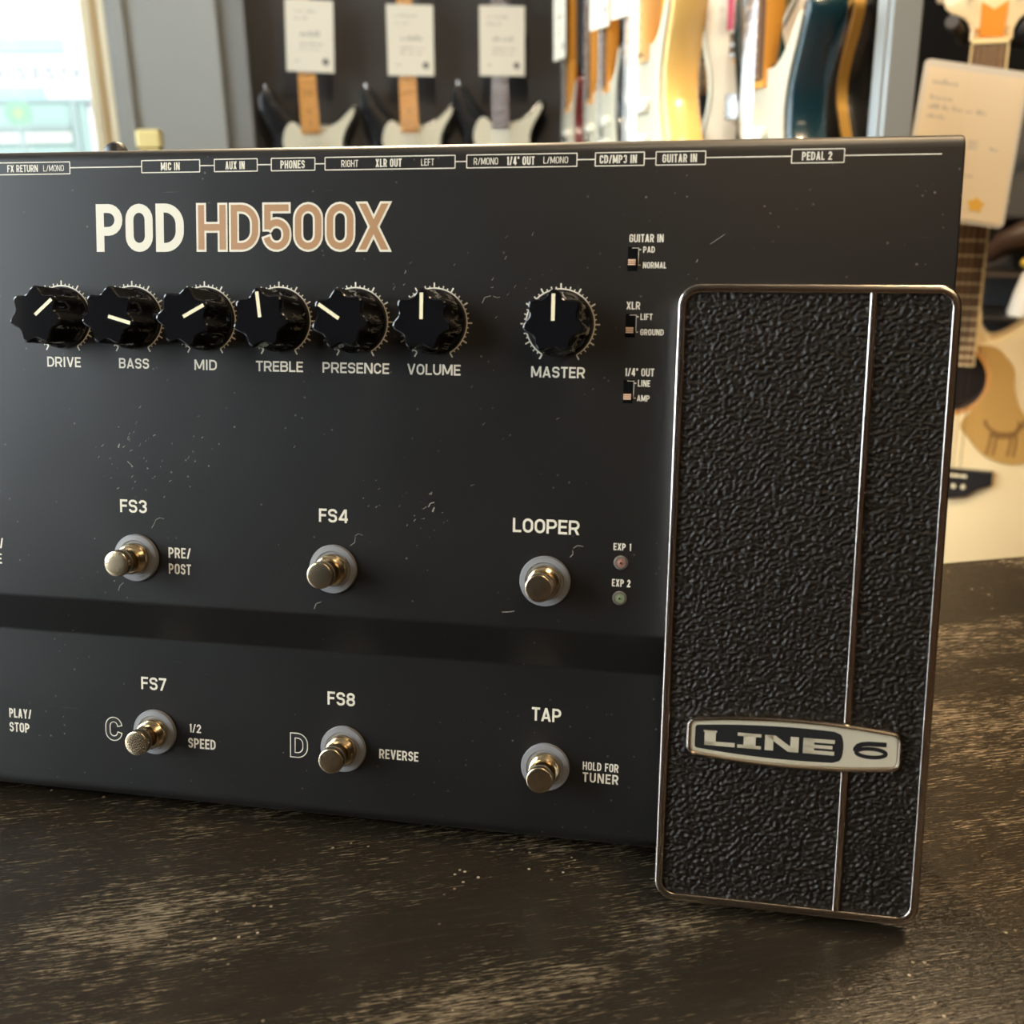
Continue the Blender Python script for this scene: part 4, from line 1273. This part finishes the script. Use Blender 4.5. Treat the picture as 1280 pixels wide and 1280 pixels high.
# hanger that carries the acoustic guitar
gh = empty('guitar_hanger', 'black padded yoke hanger gripping the acoustic guitar headstock', 'hanger', ag.location[:2] + (1.128,) if False else (ag.location.x, ag.location.y, 1.128), -AZ)
m_foam = mat('dark_grey_foam', (0.045, 0.045, 0.047), 0.7)
for sx in (-1, 1):
    bm = tube(bmesh.new(), [(sx * .036, .045, -.012), (sx * .040, .02, -.006), (sx * .046, -.012, -.002), (sx * .050, -.034, .004)], [.009, .0095, .0095, .009], 14)
    link('prong', bm, m_foam, gh, smooth=50)
bm = bmesh.new()
tube(bm, [(-.036, .045, -.012), (-.02, .06, -.016), (.02, .06, -.016), (.036, .045, -.012)], .006, 10)
tube(bm, [(0, .06, -.016), (.05, .16, -.016), (.10, .215, -.016)], .006, 10)
link('yoke', bm, m_black, gh, smooth=50)
bm = boxm(-.03, .03, 0, .02, -.05, .05)
bmesh.ops.transform(bm, matrix=Matrix.Translation((.105, .22, -.016)) @ Matrix.Rotation(-(PI / 2 - AZ), 4, 'Z'), verts=bm.verts)
link('bracket', bm, m_black, gh)

# things along the right wall behind the acoustic guitar
A2 = math.radians(35)
def far(e, z, d=2.05):
    return (math.sin(A2) * d + e * math.cos(A2), math.cos(A2) * d - e * math.sin(A2), z)
m_case = mat('grey_plastic', (0.09, 0.095, 0.10), 0.35)
m_leath = mat('brown_leather', (0.055, 0.032, 0.022), 0.45)
x, y_, z = far(.045, 0)
sh = empty('display_cabinet', 'black display cabinet behind the acoustic guitar', 'cabinet', far(.06, 0, 2.08)[:2] + (0,), -A2)
link('carcass', boxm(-.14, .10, -.06, .06, 0, .69), m_wallb, sh, bevel=.003)
link('top_board', boxm(-.15, .11, -.10, .07, .69, .70), m_black, sh, bevel=.002)
link('back_panel', boxm(-.15, .11, .05, .07, .70, 1.05), m_wallb, sh)
link('shelf', boxm(-.15, .11, -.02, .05, .757, .765), mat('shelf_edge', (0.06, 0.045, 0.035), 0.5), sh)
cs = empty('equipment_case', 'dark grey plastic case standing behind the large price card', 'case', far(.06, .85, 2.085)[:2] + (.853,), -A2)
link('shell', boxm(-.10, .06, -.02, .03, .0, .19), m_case, cs, bevel=.008)
for zz in (.03, .10, .16):
    link('rivet', lathe(bmesh.new(), [(.003, -.021), (.002, -.0235)], 0, 0, 10), m_bolt, cs).matrix_local = Matrix.Translation((-.085, 0, zz)) @ Matrix.Rotation(PI / 2, 4, 'X') @ Matrix.Translation((0, 0, .0425))
bm = tube(bmesh.new(), [(-.07, 0, 0), (-.045, -.004, .024), (-.015, -.006, .038), (.02, 0, .045), (.05, .004, .046)], [.012, .020, .024, .022, .014], 16)
lb = link('leather_roll', bm, m_leath, None, smooth=60)
lb.location = far(.022, .79, 2.065); lb.rotation_euler = (0, 0, -A2)
tag(lb, 'rolled brown leather strap above the shelf behind the acoustic guitar', 'strap')
fg = empty('ornament', 'small white ornament with a yellow collar right of the fretboard', 'ornament', far(.030, .70, 2.02)[:2] + (.70,), -A2)
m_orn = mat('white_glaze', (0.78, 0.76, 0.68), 0.3); m_oy = mat('yellow_glaze', (0.75, 0.52, 0.08), 0.35)
link('skirt', lathe(bmesh.new(), [(.034, 0), (.034, .008), (.027, .04), (.018, .07), (.013, .076)], n=28), m_orn, fg, smooth=40)
bm = lathe(bmesh.new(), [(.012, .074), (.021, .080), (.024, .086), (.020, .094), (.010, .098)], n=24)
link('collar', bm, m_oy, fg, smooth=40)
bm = lathe(bmesh.new(), [(.006, .096), (.012, .102), (.0135, .110), (.010, .119), (.003, .123)], n=24)
link('head', bm, mat('pale_glaze', (0.75, 0.62, 0.42), 0.35), fg, smooth=50)
